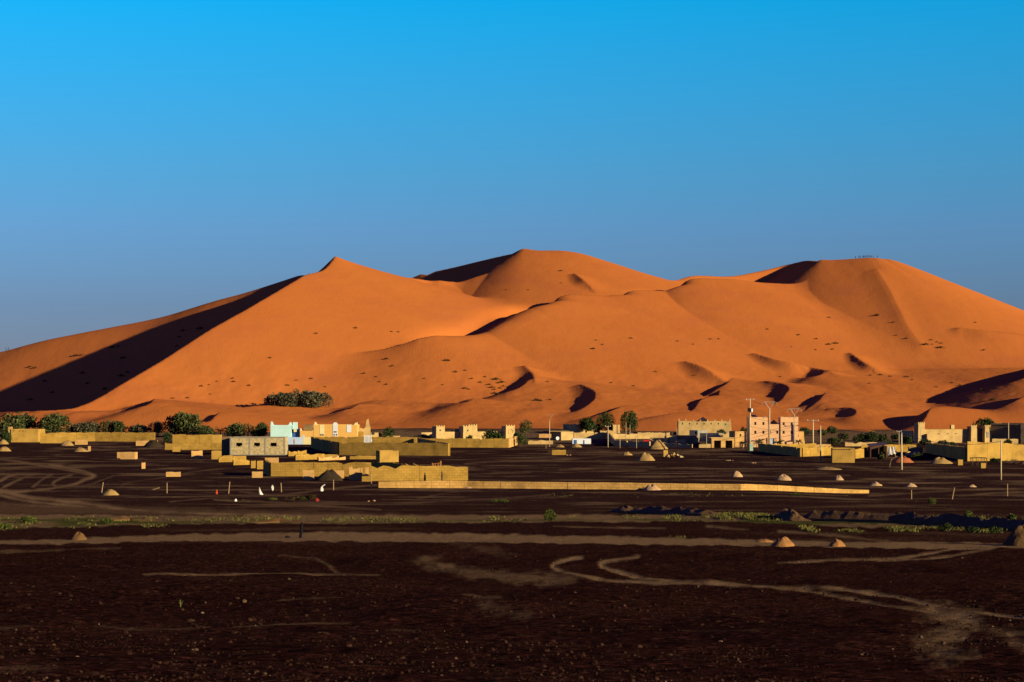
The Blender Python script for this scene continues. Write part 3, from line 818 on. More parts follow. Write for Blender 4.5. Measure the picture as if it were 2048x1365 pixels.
# peach house
h = House('peach_house', 'peach painted house with cream and white arched bands', 627, 714, 885.5, 0, 11)
h.shell(627, 714, 850, M_orange)
h.merlon(631.5, 7, 850.5, 844.5, 0, 1.5, M_cream, -.5)
h.merlon(710, 7, 850.5, 846, 0, 1.5, M_cream, .7); h.merlon(714, 2.4, 850.5, 844.5, .1, 1.2, M_cream)
h.box('cream_band', 639.5, 648.5, 872, 850.3, -.06, -.003, M_cream)
arch = MB()
x0, x1, zt, zs_ = h.X(666), h.X(675.5), h.Z(845), h.Z(849.5)
vv = [(x0, -.09, h.Z(873)), (x1, -.09, h.Z(873)), (x1, -.09, zs_)] + [((x0 + x1) / 2 + math.cos(a) * (x1 - x0) / 2, -.09, zs_ + math.sin(a) * (zt - zs_)) for a in np.linspace(0, math.pi, 9)[1:-1]] + [(x0, -.09, zs_)]
n = len(vv); bk = [(p[0], .25, p[2]) for p in vv]
arch.add(vv + bk, [tuple(range(n)), tuple(range(2 * n - 1, n - 1, -1))] + [(i, i + n, (i + 1) % n + n, (i + 1) % n) for i in range(n)])
arch.build('arched_band', M_white, h.root)
h.box('white_band', 693.5, 702.5, 865, 850.2, -.08, -.003, M_white)
for (a, b, c, d) in ((667.5, 673.5, 863, 865.5), (667.5, 670, 868.5, 871.5), (672, 674.5, 868.5, 871.5), (641, 643.4, 868.5, 871.5), (645, 647.4, 868.5, 871.5)):
    h.box('window', a, b, d, c, -.14, -.095, M_shutter)
h = House('peach_annex', 'lower peach annex left of the arched peach house', 600, 626.5, 885.5, 0, 6)
h.shell(600, 626.5, 862, M_orange)
h.merlon(602, 5, 862.5, 857, 0, 1.2, M_cream, -.5); h.merlon(626, 4, 862.5, 855, .1, 1.2, M_cream, .4)
block('roof_shed', 'small brown mud shed behind the peach annex', 608, 627, 878, 850, 3, M_darkadobe, yaw=2, cat='shed', jit=.03)

# big golden yard between the peach house and the middle
def onp(px, d): x = (px - 1024) / FPX * d; return (x, d, float(ground_h(x, d)))
FL, FR = on_ground(679, 910), on_ground(897, 912.2)
wall_panels('yard_wall', 'front wall of the big golden walled yard', [tuple(FL), tuple(FR)], 3.08, M_gold, panel=3.4)
wall_panels('yard_wall', 'shaded left wall of the big golden walled yard', [onp(623, 556), (FL.x - .25, FL.y + .3, FL.z)], 3.08, M_gold, panel=8)
wall_panels('yard_wall', 'right wall of the big golden walled yard, its inner face in shade', [(FR.x + .2, FR.y + .3, FR.z), onp(836, 552)], 3.0, M_gold, panel=8)
wall_panels('yard_wall', 'back wall of the big golden walled yard', [onp(625, 557), onp(834, 553)], 3.06, M_gold, panel=5)
wall_panels('yard_wall', 'raised golden wall under the white band of the peach house', [(693, 884), (727, 884)], 3.0, M_gold, panel=8)
b = House('mud_cube', 'golden mud cube before the front wall of the big yard', 760, 797, 925, 16, 4.0, cat='shed')
b.shell(760, 797, 902, M_goldp, parapet=.2)
wall_panels('adobe_wall', 'long golden wall behind the big yard with a bright right end', [(800, 895), (905, 895.5), (1016, 896)], 2.55, M_gold, panel=4.2)
wall_panels('adobe_wall', 'sunlit salmon end wall of the long golden wall', [(1017, 896), (1034, 890)], 2.6, M_pinkp, panel=20)  # sun-facing end of the same wall; sunlight put into the salmon colour
wall_panels('adobe_wall', 'low golden ruin wall right of the blockwork house', [(576, 913), (612, 912)], 1.2, M_gold, panel=2.6, jag=.25)
wall_panels('adobe_wall', 'golden ruin wall between blockwork house and long yard wall', [(590, 921), (648, 919)], 1.25, M_gold, panel=2.6, jag=.2)
wall_panels('adobe_wall', 'broken salmon wall line behind the long yard wall', [(636, 922), (690, 920)], .75, M_pinkp, panel=2.4, jag=.25)
# long yard in the foreground of the village
C1, C2 = on_ground(542, 953), on_ground(742, 953.5)
wall_panels('yard_wall', 'long golden yard wall with cracked bays, centre left', [tuple(C1), tuple(C2)], 2.5, M_gold, panel=2.4)
wall_panels('yard_wall', 'shaded left end of the long yard wall', [onp(531, 366), (C1.x - .22, C1.y + .3, C1.z)], 2.45, M_gold, panel=9)
wall_panels('yard_wall', 'back wall of the long yard seen above the front wall', [onp(742, 362), onp(835, 352)], 2.2, M_gold, panel=3)
wall_panels('brick_wall', 'golden brick wall with paler top courses behind two people', [(742, 962.5), (936, 961.5)], 2.4, M_gold, panel=8.5, hs=[2.45, 2.55, 2.3])
wall_panels('brick_wall', 'low step wall left of the brick wall with pale top', [(724, 963.5), (741.5, 963.5)], .85, M_gold, panel=9)
# ruined huts
h = House('ruined_hut', 'roofless salmon hut with a small window and broken top, centre left', 697, 738, 961, 3, 3.2, cat='hut')
h.shell(698, 721, 940, M_pinkp, holes=[(710.5, 713, 945, 949)], thick=.25, roof=False, tops=[(698, 933), (701, 936), (703, 932.5), (706, 939), (713, 938), (721, 937)])
h.box('door_jamb', 721.2, 725, 961, 937, -.05, .5, M_pinkp, sink=.3); h.box('door_jamb', 731, 737.5, 961, 935, -.03, .5, M_pinkp, sink=.3)
h.box('back_slab', 725.2, 730.8, 961, 950, .6, .9, M_darkadobe, sink=.3)
wall_panels('adobe_wall', 'salmon wall stub left of the dark earth heap, centre left', [(606, 960), (628, 960)], 1.65, M_pinkp, panel=9)
wall_panels('adobe_wall', 'salmon wall piece behind the dark earth heap, centre left', [(650, 957), (688, 957)], 1.4, M_pinkp, panel=9)
# long low boundary wall
wall_panels('boundary_wall', 'long low salmon boundary wall of many panels across the middle', [(757, 976.5), (935, 977), (1170, 979), (1480, 981), onp(1738, 296)], 1.0, M_pink, thick=.25, panel=2.65, hs=[.95, 1.12, 1.05, 1.02, 1.02, .92, .9, .75, .5], jag=.02)

# white picket gate and ruins behind the big yard
g = House('picket_gate', 'white picket gate behind the big golden yard', 728, 744, 899.5, 0, .3, cat='gate')
for i in range(6):
    g.box('picket', 728 + i * 2.7, 729.6 + i * 2.7, 899.5, 871, 0, .12, M_white)
g.box('rail', 728, 744, 883, 879.5, .125, .2, M_white); g.box('rail', 728, 744, 896, 892, .125, .2, M_white)
h = House('ruined_tower', 'crumbling tan mud tower right of the peach house', 716, 741, 883, 5, 4, cat='tower')
h.shell(716, 741, 858, M_tan, roof=False, tops=[(716, 858), (722, 856), (727, 859), (731, 855), (733, 841), (737, 838), (739, 850), (741, 856)])
h.box('annex', 741.3, 757, 884, 866, 1, 4, M_tan, sink=.3); h.box('window', 744, 749, 870, 865.8, .9, .995, M_glass)
block('wall_stub', 'low tan wall stub behind the trees right of the picket gate', 758, 800, 881, 872, .8, M_tan, yaw=3)

# four-towered kasbah
h = House('kasbah', 'tan kasbah with four square towers behind the long golden wall', 868, 1030, 881, 24, 14, cat='kasbah')
def tower(h, a, b, top, y0, y1, mat, crown=True):
    t = MB().box(h.X(a), h.X(b), y0, y1, -.5, h.Z(top), (h.X(a) + .12, h.X(b) - .12, y0 + .1, y1 - .1)).build('tower', mat, h.root)
    if crown:
        w = h.X(b) - h.X(a)
        for i, fx in enumerate((.06, .36, .64, .94)):
            x = h.X(a) + .12 + (w - .24) * fx
            MB().box(x - .18, x + .18, y0 + .1, y0 + .45, h.Z(top) + .004, h.Z(top) + .35).build('crenel', mat, t)
    return t
for a, b in ((872, 890), (925, 943), (1010, 1029)):
    tower(h, a, b, 853, -.6, 3.0, M_tan)
tower(h, 959, 977, 852, 8.5, 12, M_tan)
for a, b in ((890.2, 924.8), (943.2, 1009.8)):
    h.box('wall', a, b, 881, 864, 2.2, 2.6, M_tan, sink=.4)
h.box('rear_wall', 872, 1029, 881, 866, 11.4, 11.9, M_tan, sink=.4)
h.box('niche_window', 879, 882, 862, 859, -.64, -.55, M_glass); h.box('niche_window', 933, 935.5, 863, 859.5, -.64, -.55, M_glass)
ring = MB(); ring.tube([(h.X(1019.5) + .75 * math.cos(a), -.58, h.Z(864) + .75 * math.sin(a)) for a in np.linspace(0, 2 * math.pi, 15)], .07, 5); ring.build('round_emblem', M_pinkp, h.root)
block('stair_ruin', 'stepped dark mud ruin between the two left kasbah towers', 900, 922, 876, 860, 2.2, M_darkadobe, yaw=-40, cat='ruin', jit=.4)
# ------------------------------------------------------------------ right village
h = House('flat_house', 'tan flat-roofed house behind three dark trees', 1150, 1200, 868, 24, 9)
h.shell(1150, 1200, 849, M_tan)
block('yard_wall', 'low tan wall before the flat house with the trees', 1148, 1200, 879, 866, .6, M_tan, yaw=6)
h = House('cube_house', 'small tan cube house with a white dish beside it', 1122, 1147, 881, 24, 7)
h.shell(1122, 1147, 864, M_tan); h.box('roof_slab', 1107, 1148, 864, 862.6, 3, 7.2, M_darkadobe)
# satellite dish
p = on_ground(1115, 882)
d = empty('satellite_dish', p, R(20), 'white satellite dish on the ground beside the cube house', 'dish')
v = []; f = []
for i in range(5):
    r = .55 * i / 4
    for k in range(12): v.append((r * math.cos(k * math.pi / 6), -.05 - .12 * (i / 4) ** 2, .75 + r * math.sin(k * math.pi / 6)))
for i in range(4):
    for k in range(12): f.append((i * 12 + k, i * 12 + (k + 1) % 12, (i + 1) * 12 + (k + 1) % 12, (i + 1) * 12 + k))
mesh_obj('reflector', v, f, M_white, d, True)
MB().tube([(0, .02, 0), (0, .02, .75)], .05).build('mast', M_steel, d); MB().tube([(0, -.1, .55), (0, -.55, .75)], .03).build('feed_arm', M_steel, d)
# white shed with blue doors
h = House('white_shed', 'low white shed with blue doors in front of the flat house', 1145, 1182, 888.5, 2, 4, cat='shed')
h.shell(1145, 1182, 878, M_white, holes=[(1147, 1153.5, 880.5, 890), (1166, 1169, 881, 890)], parapet=.1)
h.box('door', 1147.1, 1153.4, 888.5, 880.6, .1, .16, M_dblue); h.box('door', 1166.1, 1168.9, 888.5, 881.1, .1, .16, M_dblue)
block('wall_stub', 'bright golden block alone on the dark plain', 1104, 1132, 910.5, 900.5, 1.2, M_gold, yaw=3)
h = House('tan_house', 'narrow tan house between two dark trees', 1226, 1240, 869, 8, 6)
h.shell(1226, 1240, 850, M_tan); h.box('pilaster', 1234, 1235.5, 869, 850, -.1, -.004, M_darkadobe)
wall_panels('yard_wall', 'long tan wall behind the thin poles', [(1200, 879), (1300, 878)], 2.2, M_tan, panel=4, hs=[2.2, 1.5, 1.6, 2.0])
wall_panels('yard_wall', 'pale tan wall running to the pergola', [(1275, 876), (1340, 876)], 1.6, M_tan, panel=5)
wall_panels('yard_wall', 'shaded wall sloping down to the red container', [(1215, 879), (1232, 893), (1300, 895.5)], 2.3, M_tan, panel=5, hs=[2.6, 2.2, 1.7, 1.6])
h = House('red_container', 'small red container standing behind the shaded wall', 1287, 1300, 891, 0, 3, cat='container')
h.box('body', 1287, 1300, 891, 880.5, 0, 2.4, M_red)
for i in range(5): h.box('corrugation', 1287.6 + i * 2.6, 1288.6 + i * 2.6, 890.5, 881, -.05, -.003, M_red)
wall_panels('yard_wall', 'short pale wall right of the tall sand heap', [(1300, 894), (1385, 896)], .95, M_tan, panel=5, hs=[2.0, 1.2, .95, .95])
wall_panels('yard_wall', 'short pale wall left of the double garage', [(1398, 896), (1424, 896)], 1.05, M_tan, panel=5)
# pergola
g = on_ground(1339, 882)
pg = empty('pergola', g, R(5), 'dark timber pergola beside the merlon kasbah', 'pergola')
for sx in (-1, 1):
    for sy in (0, 1.6): MB().box(sx - .08, sx + .08, sy - .08, sy + .08, -.3, 2.9).build('post', M_shutter, pg)
for i in range(7): MB().box(-1.35, 1.35, -.3 + i * .36, -.2 + i * .36, 2.905, 3.03).build('slat', M_shutter, pg)
h = House('white_hut', 'pale hut with a domed corner left of the double garage', 1333, 1351, 888, 6, 3.5, cat='hut')
h.shell(1333, 1351, 873, M_tan); h.box('doorway', 1336, 1340, 888, 876, -.05, -.004, M_darkadobe)
block('wall_stub', 'small pale cube between the hut and the garage', 1357, 1371, 889.5, 879.5, 1.6, M_tan, yaw=4)
h = House('grey_house', 'unfinished grey house in shade before the merlon kasbah', 1380, 1432, 884, -30, 7)
h.shell(1380, 1396, 861, M_conc, holes=[(1390, 1394, 864, 869)], parapet=.1); h.shell(1396.4, 1432, 867, M_conc, y0=1.5, parapet=.1)
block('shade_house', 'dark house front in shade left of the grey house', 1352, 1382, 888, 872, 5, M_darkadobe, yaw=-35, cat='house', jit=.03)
h = House('double_garage', 'salmon garage with two dark open bays', 1423, 1469, 896, 6, 7, cat='garage')
h.shell(1423, 1469, 876, M_pinkp, holes=[(1428, 1442, 881.5, 900), (1451, 1465, 881.5, 900)], parapet=.3)
h.box('cornice', 1422, 1470, 877.6, 875.4, -.15, -.004, M_tan)
block('rubble_heap', 'tan rubble lying on the roof line behind the garage', 1436, 1468, 884, 868, 3, M_tan, yaw=5, cat='rubble', jit=.25)
h = House('gate_house', 'salmon gate house with one window left of the apricot hotel', 1470, 1493, 895, 10, 6)
h.shell(1470, 1493, 863, M_pinkp, holes=[(1479, 1482.5, 868.5, 873.5), (1478.5, 1483, 884, 900)])
h.window(1479, 1482.5, 868.5, 873.5)
h.box('door', 1478.6, 1482.9, 895, 884.1, .12, .18, M_shutter)

# kasbah with merlons and pyramid roof
h = House('merlon_kasbah', 'tan kasbah with a row of merlons and a dark pyramid roof', 1357, 1461, 871, -3, 12, cat='kasbah')
wins = [(1363.5, 1366.5, 846, 850)] + [(x - 1.2, x + 1.2, 846.5, 849.5) for x in (1379, 1394, 1408, 1422, 1436.5)] + [(1448.5, 1452, 847.5, 851)]
h.shell(1357, 1461, 843.5, M_tan, holes=wins)
for i, wv_ in enumerate(wins): h.window(*wv_, mat=M_green if i in (0, 6) else M_glass, frame=M_green if i in (0, 6) else None)
for px in (1373, 1387, 1401, 1415.5, 1430): h.merlon(px, 5, 844, 839.8, 0, .5, M_tan)
for px, w, t in ((1359, 4, 837.5), (1371, 3.5, 838), (1444, 4, 838.5), (1459, 4, 838.5)): h.merlon(px, w, 844, t, .01, .9, M_tan, -.5 if px in (1359, 1444) else .5)
a, b = h.X(1391), h.X(1424); zb, zt = h.Z(846), h.Z(834.5); c_ = (a + b) / 2
MB().add([(a, 2.5, zb), (b, 2.5, zb), (b, 8.5, zb), (a, 8.5, zb), (c_, 5.5, zt)], [(0, 1, 4), (1, 2, 4), (2, 3, 4), (3, 0, 4), (3, 2, 1, 0)]).build('pyramid_roof', M_roof, h.root)
h.box('side_buttress', 1461.2, 1464, 871, 846, 1, 4, M_tan, sink=.4, top=(h.X(1461.2), h.X(1462.3), 1.2, 3.8))

# apricot hotel
h = House('hotel', 'apricot three-storey hotel with two towers and a small pyramid roof', 1498.5, 1596, 895, -5, 13, cat='hotel')
def wn(c, w, t, b_): return (c - w / 2, c + w / 2, t, b_)
lw = [wn(1511, 4.2, 844.5, 850.5), wn(1527, 4.2, 844.5, 850.5), wn(1511, 4.2, 862, 868), wn(1527, 4.2, 862, 868)]
cw = [wn(1540.5, 3.2, 862, 868), wn(1554.5, 4, 862, 868)]
rw = [wn(1567, 4.2, 845, 851), wn(1583, 4.2, 845, 851), wn(1567, 4.2, 862, 868), wn(1583, 4.2, 862, 868)]
ld = [(1532.5, 1535.5, 875.5, 899)]; cd = [(1541, 1548.5, 877, 899)]
h.shell(1498.5, 1534.3 + 1.4, 835.5, M_hotel, holes=lw + ld[:0], name='tower_wall')
h.shell(1536, 1560.2, 849, M_hotel, y0=.25, y1=12, holes=cw + cd, name='centre_wall')
h.shell(1561, 1596, 835.5, M_hotel, holes=rw, name='tower_wall')
for i, q in enumerate(lw): h.window(*q, mat=M_shutter if i == 1 else M_glass)
for i, q in enumerate(rw): h.window(*q, mat=M_shutter if i == 0 else M_glass)
for q in cw: h.window(*q, y=.25)
h.box('door', 1541.2, 1548.3, 895, 877.2, .45, .51, M_pblue)
h.box('side_door', 1532.6, 1535.3, 895, 876, -.04, -.003, M_shutter)
for a_ in (1499, 1529, 1561.5, 1591):
    h.box('corner_trim', a_, a_ + 5, 835.4, 834, .05, .5, M_hotel)
a, b = h.X(1540), h.X(1558); c_ = (a + b) / 2
MB().add([(a, 3, h.Z(848.5)), (b, 3, h.Z(848.5)), (b, 7, h.Z(848.5)), (a, 7, h.Z(848.5)), (c_, 5, h.Z(840))], [(0, 1, 4), (1, 2, 4), (2, 3, 4), (3, 0, 4), (3, 2, 1, 0)]).build('pyramid_roof', M_roof, h.root)
h.box('awning', 1499, 1510, 882, 880.8, -1.6, -.004, M_white); h.box('awning', 1527, 1532, 879, 878, -1.2, -.004, M_shutter)
h.box('awning', 1564, 1569, 882, 881, -1.0, -.004, M_shutter); h.box('awning', 1579, 1587, 882, 881, -1.0, -.004, M_shutter)
h.box('garden_wall', 1563, 1584, 895, 884, -2.2, -1.9, M_hotel, sink=.3)
for i in range(3):
    x0_ = h.X(1505.5 + i * 2.2)
    MB().add([(x0_, 2, h.Z(835)), (x0_ + .9, 2, h.Z(835)), (x0_ - .5, 3.2, h.Z(830.2)), (x0_ + .3, 3.2, h.Z(830.2)), (x0_, 2.1, h.Z(835)), (x0_ + .9, 2.1, h.Z(835)), (x0_ - .5, 3.3, h.Z(830.2)), (x0_ + .3, 3.3, h.Z(830.2))],
             [(0, 1, 3, 2), (5, 4, 6, 7), (0, 4, 5, 1), (2, 3, 7, 6), (0, 2, 6, 4), (1, 5, 7, 3)]).build('solar_panel', M_glass, h.root)
h.box('water_heater', 1579, 1581.5, 836, 831.3, 3, 3.6, M_conc)
h = House('hotel_annex', 'low salmon annex with one window at the right of the hotel', 1590, 1608, 895, 8, 6)
h.shell(1590, 1608, 863.5, M_pinkp, holes=[(1594.5, 1597.5, 869.5, 875)])
h.window(1594.5, 1597.5, 869.5, 875)
MB().box(h.X(1608.2), h.X(1614), 1.5, 3, -.4, h.Z(876), (h.X(1608.2), h.X(1612), 1.6, 2.9)).build('buttress', M_pinkp, h.root)

# golden yards in front, right of the hotel
A0, A1 = on_ground(1519, 903.5), on_ground(1602, 914)
wall_panels('yard_wall', 'black shaded yard wall in front of the hotel', [(A0.x, A0.y, A0.z), (A1.x, A1.y, A1.z)], 2.15, M_goldp, panel=12)
wall_panels('yard_wall', 'golden yard wall right of the hotel, stepping back', [(A1.x + .3, A1.y + .15, A1.z), tuple(on_ground(1664, 911))], 2.1, M_gold, panel=4)
wall_panels('yard_wall', 'golden back wall behind the black shaded yard wall', [(1520, 901), (1632, 898.5)], 1.5, M_gold, panel=5)
b = House('mud_store', 'golden mud store with a green sheet on its wall', 1665, 1709, 926, -6, 5, cat='shed')
b.shell(1665, 1709, 897, M_goldp, parapet=.3)
for i in range(7): b.box('beam_end', 1668 + i * 5.2, 1669.6 + i * 5.2, 900, 898.6, -.18, -.004, M_shutter)
gs = House('green_sheet', 'green plastic sheet hung on the golden mud store', 1696, 1708, 916, -6, .2, cat='sheet')
mesh_obj('sheet', [(gs.X(1695.5), -.12, gs.Z(916)), (gs.X(1708), -.12, gs.Z(916.5)), (gs.X(1708), -.12, gs.Z(913)), (gs.X(1700), -.12, gs.Z(911.5)), (gs.X(1699), -.12, gs.Z(909)), (gs.X(1696), -.12, gs.Z(909.5)),
                   (gs.X(1695.5), -.04, gs.Z(916)), (gs.X(1708), -.04, gs.Z(916.5)), (gs.X(1708), -.04, gs.Z(913)), (gs.X(1700), -.04, gs.Z(911.5)), (gs.X(1699), -.04, gs.Z(909)), (gs.X(1696), -.04, gs.Z(909.5))],
         [(0, 1, 2, 3, 4, 5), (11, 10, 9, 8, 7, 6)] + [(i, i + 6, (i + 1) % 6 + 6, (i + 1) % 6) for i in range(6)], M_green, gs.root)
wall_panels('yard_wall', 'golden wall between the mud store and the open shack', [(1709, 918), (1739, 914)], 2.2, M_gold, panel=6)
wall_panels('yard_wall', 'golden wall behind the open shack', [(1722, 905), (1832, 904)], 1.9, M_gold, panel=5)
# open shack with cloth
h = House('open_shack', 'dark open-sided shack of poles and a slanting roof', 1740, 1798, 916, -4, 4.5, cat='shack')
for a_ in (1741, 1757, 1772): h.box('post', a_, a_ + 1.6, 916, 893, .1, .3, M_shutter, sink=.3)
for a_ in (1741, 1772): h.box('post', a_, a_ + 1.6, 916, 890, 4.0, 4.2, M_shutter, sink=.3)
h.box('back_panel', 1743, 1772, 916, 892, 4.25, 4.35, M_shutter); h.box('side_panel', 1739.2, 1740.8, 916, 895, .3, 4.2, M_shutter); h.box('side_panel', 1774, 1775.2, 916, 893, .3, 4.2, M_shutter)
MB().add([(h.X(1738), -.3, h.Z(894)), (h.X(1776), -.3, h.Z(890)), (h.X(1777), 4.6, h.Z(886)), (h.X(1738), 4.6, h.Z(890)), (h.X(1738), -.3, h.Z(893.2)), (h.X(1776), -.3, h.Z(889.2)), (h.X(1777), 4.6, h.Z(885.2)), (h.X(1738), 4.6, h.Z(889.2))],
         [(3, 2, 1, 0), (4, 5, 6, 7), (0, 1, 5, 4), (1, 2, 6, 5), (2, 3, 7, 6), (3, 0, 4, 7)]).build('roof', M_shutter, h.root)
c = House('cloth_sheet', 'white cloth hanging from the end of the open shack', 1776, 1794, 914, -10, .3, cat='cloth')
v = []; f = []
for i in range(9):
    t = i / 8; pxx = 1776 + 13 * t; bx = 1776 + 18 * t
    for j in range(5):
        s_ = j / 4
        v.append((c.X(pxx * (1 - s_) + bx * s_), .12 * math.sin(i * 1.9 + s_), c.Z((893 + 1.5 * math.sin(t * 3)) * (1 - s_) + (911 - 4 * t + 1.5 * math.sin(i * 2.2)) * s_)))
for i in range(8):
    for j in range(4): f.append((i * 5 + j, i * 5 + j + 1, (i + 1) * 5 + j + 1, (i + 1) * 5 + j))
mesh_obj('cloth', v, f, M_cloth, c.root, True)
MB().tube([(c.X(1791), .1, 0), (c.X(1788), .1, c.Z(890))], .06).build('pole', M_wood, c.root)

# towered compound at the far right
h = House('towered_compound', 'tan walled compound with a corner tower, far right', 1829, 1950, 886, 10, 14, cat='compound')
tower(h, 1833, 1848, 847, -.5, 3, M_tan)
h.box('wall', 1848.3, 1938, 886, 859.5, 0, .5, M_tan, sink=.4)
h.box('wall_coping', 1848.3, 1938, 859.4, 858.6, -.08, .58, M_goldp)
h.box('side_wall', 1829.5, 1833, 886, 862, 3.2, 13, M_tan, sink=.4); h.box('front_step', 1848.3, 1861, 886, 868, -1.8, -.004, M_tan, sink=.4)
h.box('chimney', 1911, 1918, 859, 850.5, 3, 4, M_tan)
for a_ in (1876, 1895, 1912): h.box('spout', a_, a_ + 3, 868, 867.3, -.3, -.004, M_shutter)
h = House('twin_pillar_gate', 'pair of tan gate towers with a dark gap, far right', 1940, 1984, 886, 12, 5, cat='gate')
tower(h, 1941, 1954, 853, 0, 3, M_tan); tower(h, 1970, 1983, 853, 0, 3, M_tan)
h.box('dark_door', 1954.2, 1969.8, 886, 858, 1.8, 2.0, M_shutter); h.box('emblem', 1974, 1978.5, 876, 864, -.05, -.003, M_conc)
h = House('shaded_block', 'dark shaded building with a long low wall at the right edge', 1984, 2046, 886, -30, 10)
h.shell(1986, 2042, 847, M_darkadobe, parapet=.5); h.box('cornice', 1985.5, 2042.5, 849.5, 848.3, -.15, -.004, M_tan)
h.box('side_wing', 2042.3, 2085, 886, 847, -2.5, 9, M_tan, sink=.4)
wall_panels('yard_wall', 'pale low wall before the dark shaded building, right edge', [(1984, 888), (2036, 888)], 1.4, M_tan, panel=6)
t = House('water_tank', 'blue and white water tank beside the gate towers', 1930, 1939, 885, 5, 2, cat='tank')
tk = MB(); cx_ = t.X(1934.5)
tk.tube([(cx_, 1, t.Z(875)), (cx_, 1, t.Z(864.5)), (cx_, 1, t.Z(863))], [.62, .62, .45], 14); tk.build('barrel', M_tankb, t.root, False)
MB().tube([(cx_, 1, t.Z(863) + .01), (cx_, 1, t.Z(860.5))], [.46, .2], 12).build('cap', M_white, t.root)
for sx in (-.45, .45):
    for sy in (.55, 1.45): MB().box(cx_ + sx - .06, cx_ + sx + .06, sy - .06, sy + .06, -.3, t.Z(875.3)).build('leg', M_white, t.root)
# low dark yard and long golden wall front right
wall_panels('yard_wall', 'black shaded yard wall below the far right compound', [tuple(on_ground(1852, 906)), tuple(on_ground(1932, 922))], 3.1, M_goldp, panel=12, hs=[2.6, 3.0])
E1, E2 = on_ground(1934, 923), on_ground(2090, 921)
wall_panels('yard_wall', 'long golden wall with a tall stone strip, right edge', [tuple(E1), tuple(E2)], 4.0, M_goldp, panel=5.5, hs=[4.3, 4.1, 3.9, 3.4, 3.3])
wall_panels('yard_wall', 'low tan wall piece left of the black yard wall', [(1812, 912), (1838, 911)], 1.0, M_tan, panel=6)
block('yard_wall', 'brown wall behind the orange sand heap by the shack', 1817, 1846, 908, 894, .8, M_darkadobe, yaw=3, cat='wall')
block('crate', 'small golden clay block near the black yard wall', 1916, 1926, 931, 920, 1.0, M_goldp, yaw=4, cat='block', jit=.03)
block('crate', 'small golden clay block under the branch heap, right edge', 1962, 1972, 937, 927, 1.0, M_goldp, yaw=4, cat='block', jit=.03)

for lb, a, b, y_, h_, m_ in (('low tan wall right of the kasbah bushes', 1056, 1106, 889, 1.1, M_tan), ('short tan wall between the tallest dark trees', 1200, 1226, 872, 1.6, M_tan), ('low salmon wall behind the cube house', 1078, 1110, 876, 1.2, M_pinkp),
                             ('broken tan wall behind the sand heap and container', 1300, 1334, 886, 1.3, M_tan), ('long low tan wall behind the merlon kasbah yard', 1340, 1380, 882, 1.6, M_tan), ('low salmon wall right of the hotel annex', 1614, 1662, 897, 1.0, M_pinkp),
                             ('tan wall line behind the bush row', 1690, 1760, 893, 1.1, M_tan), ('low golden wall left of the mud cube', 700, 752, 919, .8, M_gold), ('low golden wall stub row under the big yard', 640, 676, 915, .7, M_goldp)):
    wall_panels('adobe_wall', lb, [(a, y_), (b, y_)], h_, m_, panel=4, jag=.15)
# ------------------------------------------------------------------ poles and cables
def pole(label, px, py, ptop, r0=.16, r1=.10, mat=None, cat='pole', name='utility_pole', lean=0):
    p = on_ground(px, py); k = p.y / FPX; hgt = (py - ptop) * k
    root = empty(name, (p.x, p.y, float(ground_h(p.x, p.y))), 0, label, cat)
    MB().tube([(0, 0, -.5), (lean * .5, 0, hgt * .5), (lean, 0, hgt)], [r0, (r0 + r1) / 2, r1], 10).build('shaft', mat or M_pole, root, True)
    root['h'] = hgt
    return root, k, hgt
def arm(root, w, z, mat=None, ins=3, r=.05, y=-.14):
    MB().box(-w, w, y - r, y + r, z - r, z + r).build('crossarm', mat or M_steel, root)
    for i in range(ins):
        x = -w * .9 + 1.8 * w * i / max(1, ins - 1)
        MB().tube([(x, y, z + r + .003), (x, y, z + r + .25)], [.07, .045], 6).build('insulator', M_white, root)
def vframe(root, k, z0, z1, w):
    for s in (-1, 1):
        MB().tube([(s * .05, 0, z0), (s * w * .62, 0, z1)], .06, 5).build('brace', M_steel, root)
        MB().tube([(s * w, 0, z1 - .25), (s * w, 0, z1 - 1.1)], .05, 5).build('insulator', M_steel, root)
    MB().tube([(-w, 0, z1 - .25), (-w * .6, 0, z1 + .05), (w * .6, 0, z1 + .05), (w, 0, z1 - .25)], .06, 5).build('crossarm', M_steel, root)
    for s in (-.35, 0, .35): MB().tube([(s * w, 0, z1 + .06), (s * w, 0, z1 - .7)], .04, 5).build('insulator', M_steel, root)
PL = {}
r, k, hg = pole('thin pole with a slanted bracket before the white shed', 1099, 894, 842, .13, .10); PL[1099] = (r, hg)
MB().tube([(0, 0, hg - .05), (.35, 0, hg + .9), (.9, 0, hg + 1.7)], .05, 5).build('bracket', M_steel, r); MB().tube([(-.6, 0, hg + 1.6), (1.1, 0, hg + 1.75)], .04, 5).build('crossarm', M_steel, r)
r, k, hg = pole('tall concrete pole carrying a transformer beside the hotel', 1500, 902, 798, .26, .15); PL[1500] = (r, hg)
arm(r, 1.15, hg - .25)
MB().box(-.65, .1, -.75, -.2, hg - 3.4, hg - 2.45).build('transformer', M_black, r); MB().tube([(.35, -.45, hg - 3.5), (.35, -.45, hg - 2.6)], .34, 10).build('transformer', M_white, r)
MB().box(-.12, .75, -.5, .3, -.1, 1.9).build('meter_cabinet', flat_mat('pale green paint', (.35, .55, .42)), r)
r, k, hg = pole('dark slim pole close by the transformer pole', 1494, 905, 832, .12, .09, M_shutter); PL[1494] = (r, hg)
r, k, hg = pole('concrete pole with a wide V-shaped top before the hotel door', 1539, 896, 817, .22, .17); PL[1539] = (r, hg)
vframe(r, k, hg - .1, hg + 1.75, 2.1)
r, k, hg = pole('concrete pole with a V-shaped top at the hotel annex', 1589, 896, 830, .16, .13); PL[1589] = (r, hg)
vframe(r, k, hg - .1, hg + 1.7, 1.9)
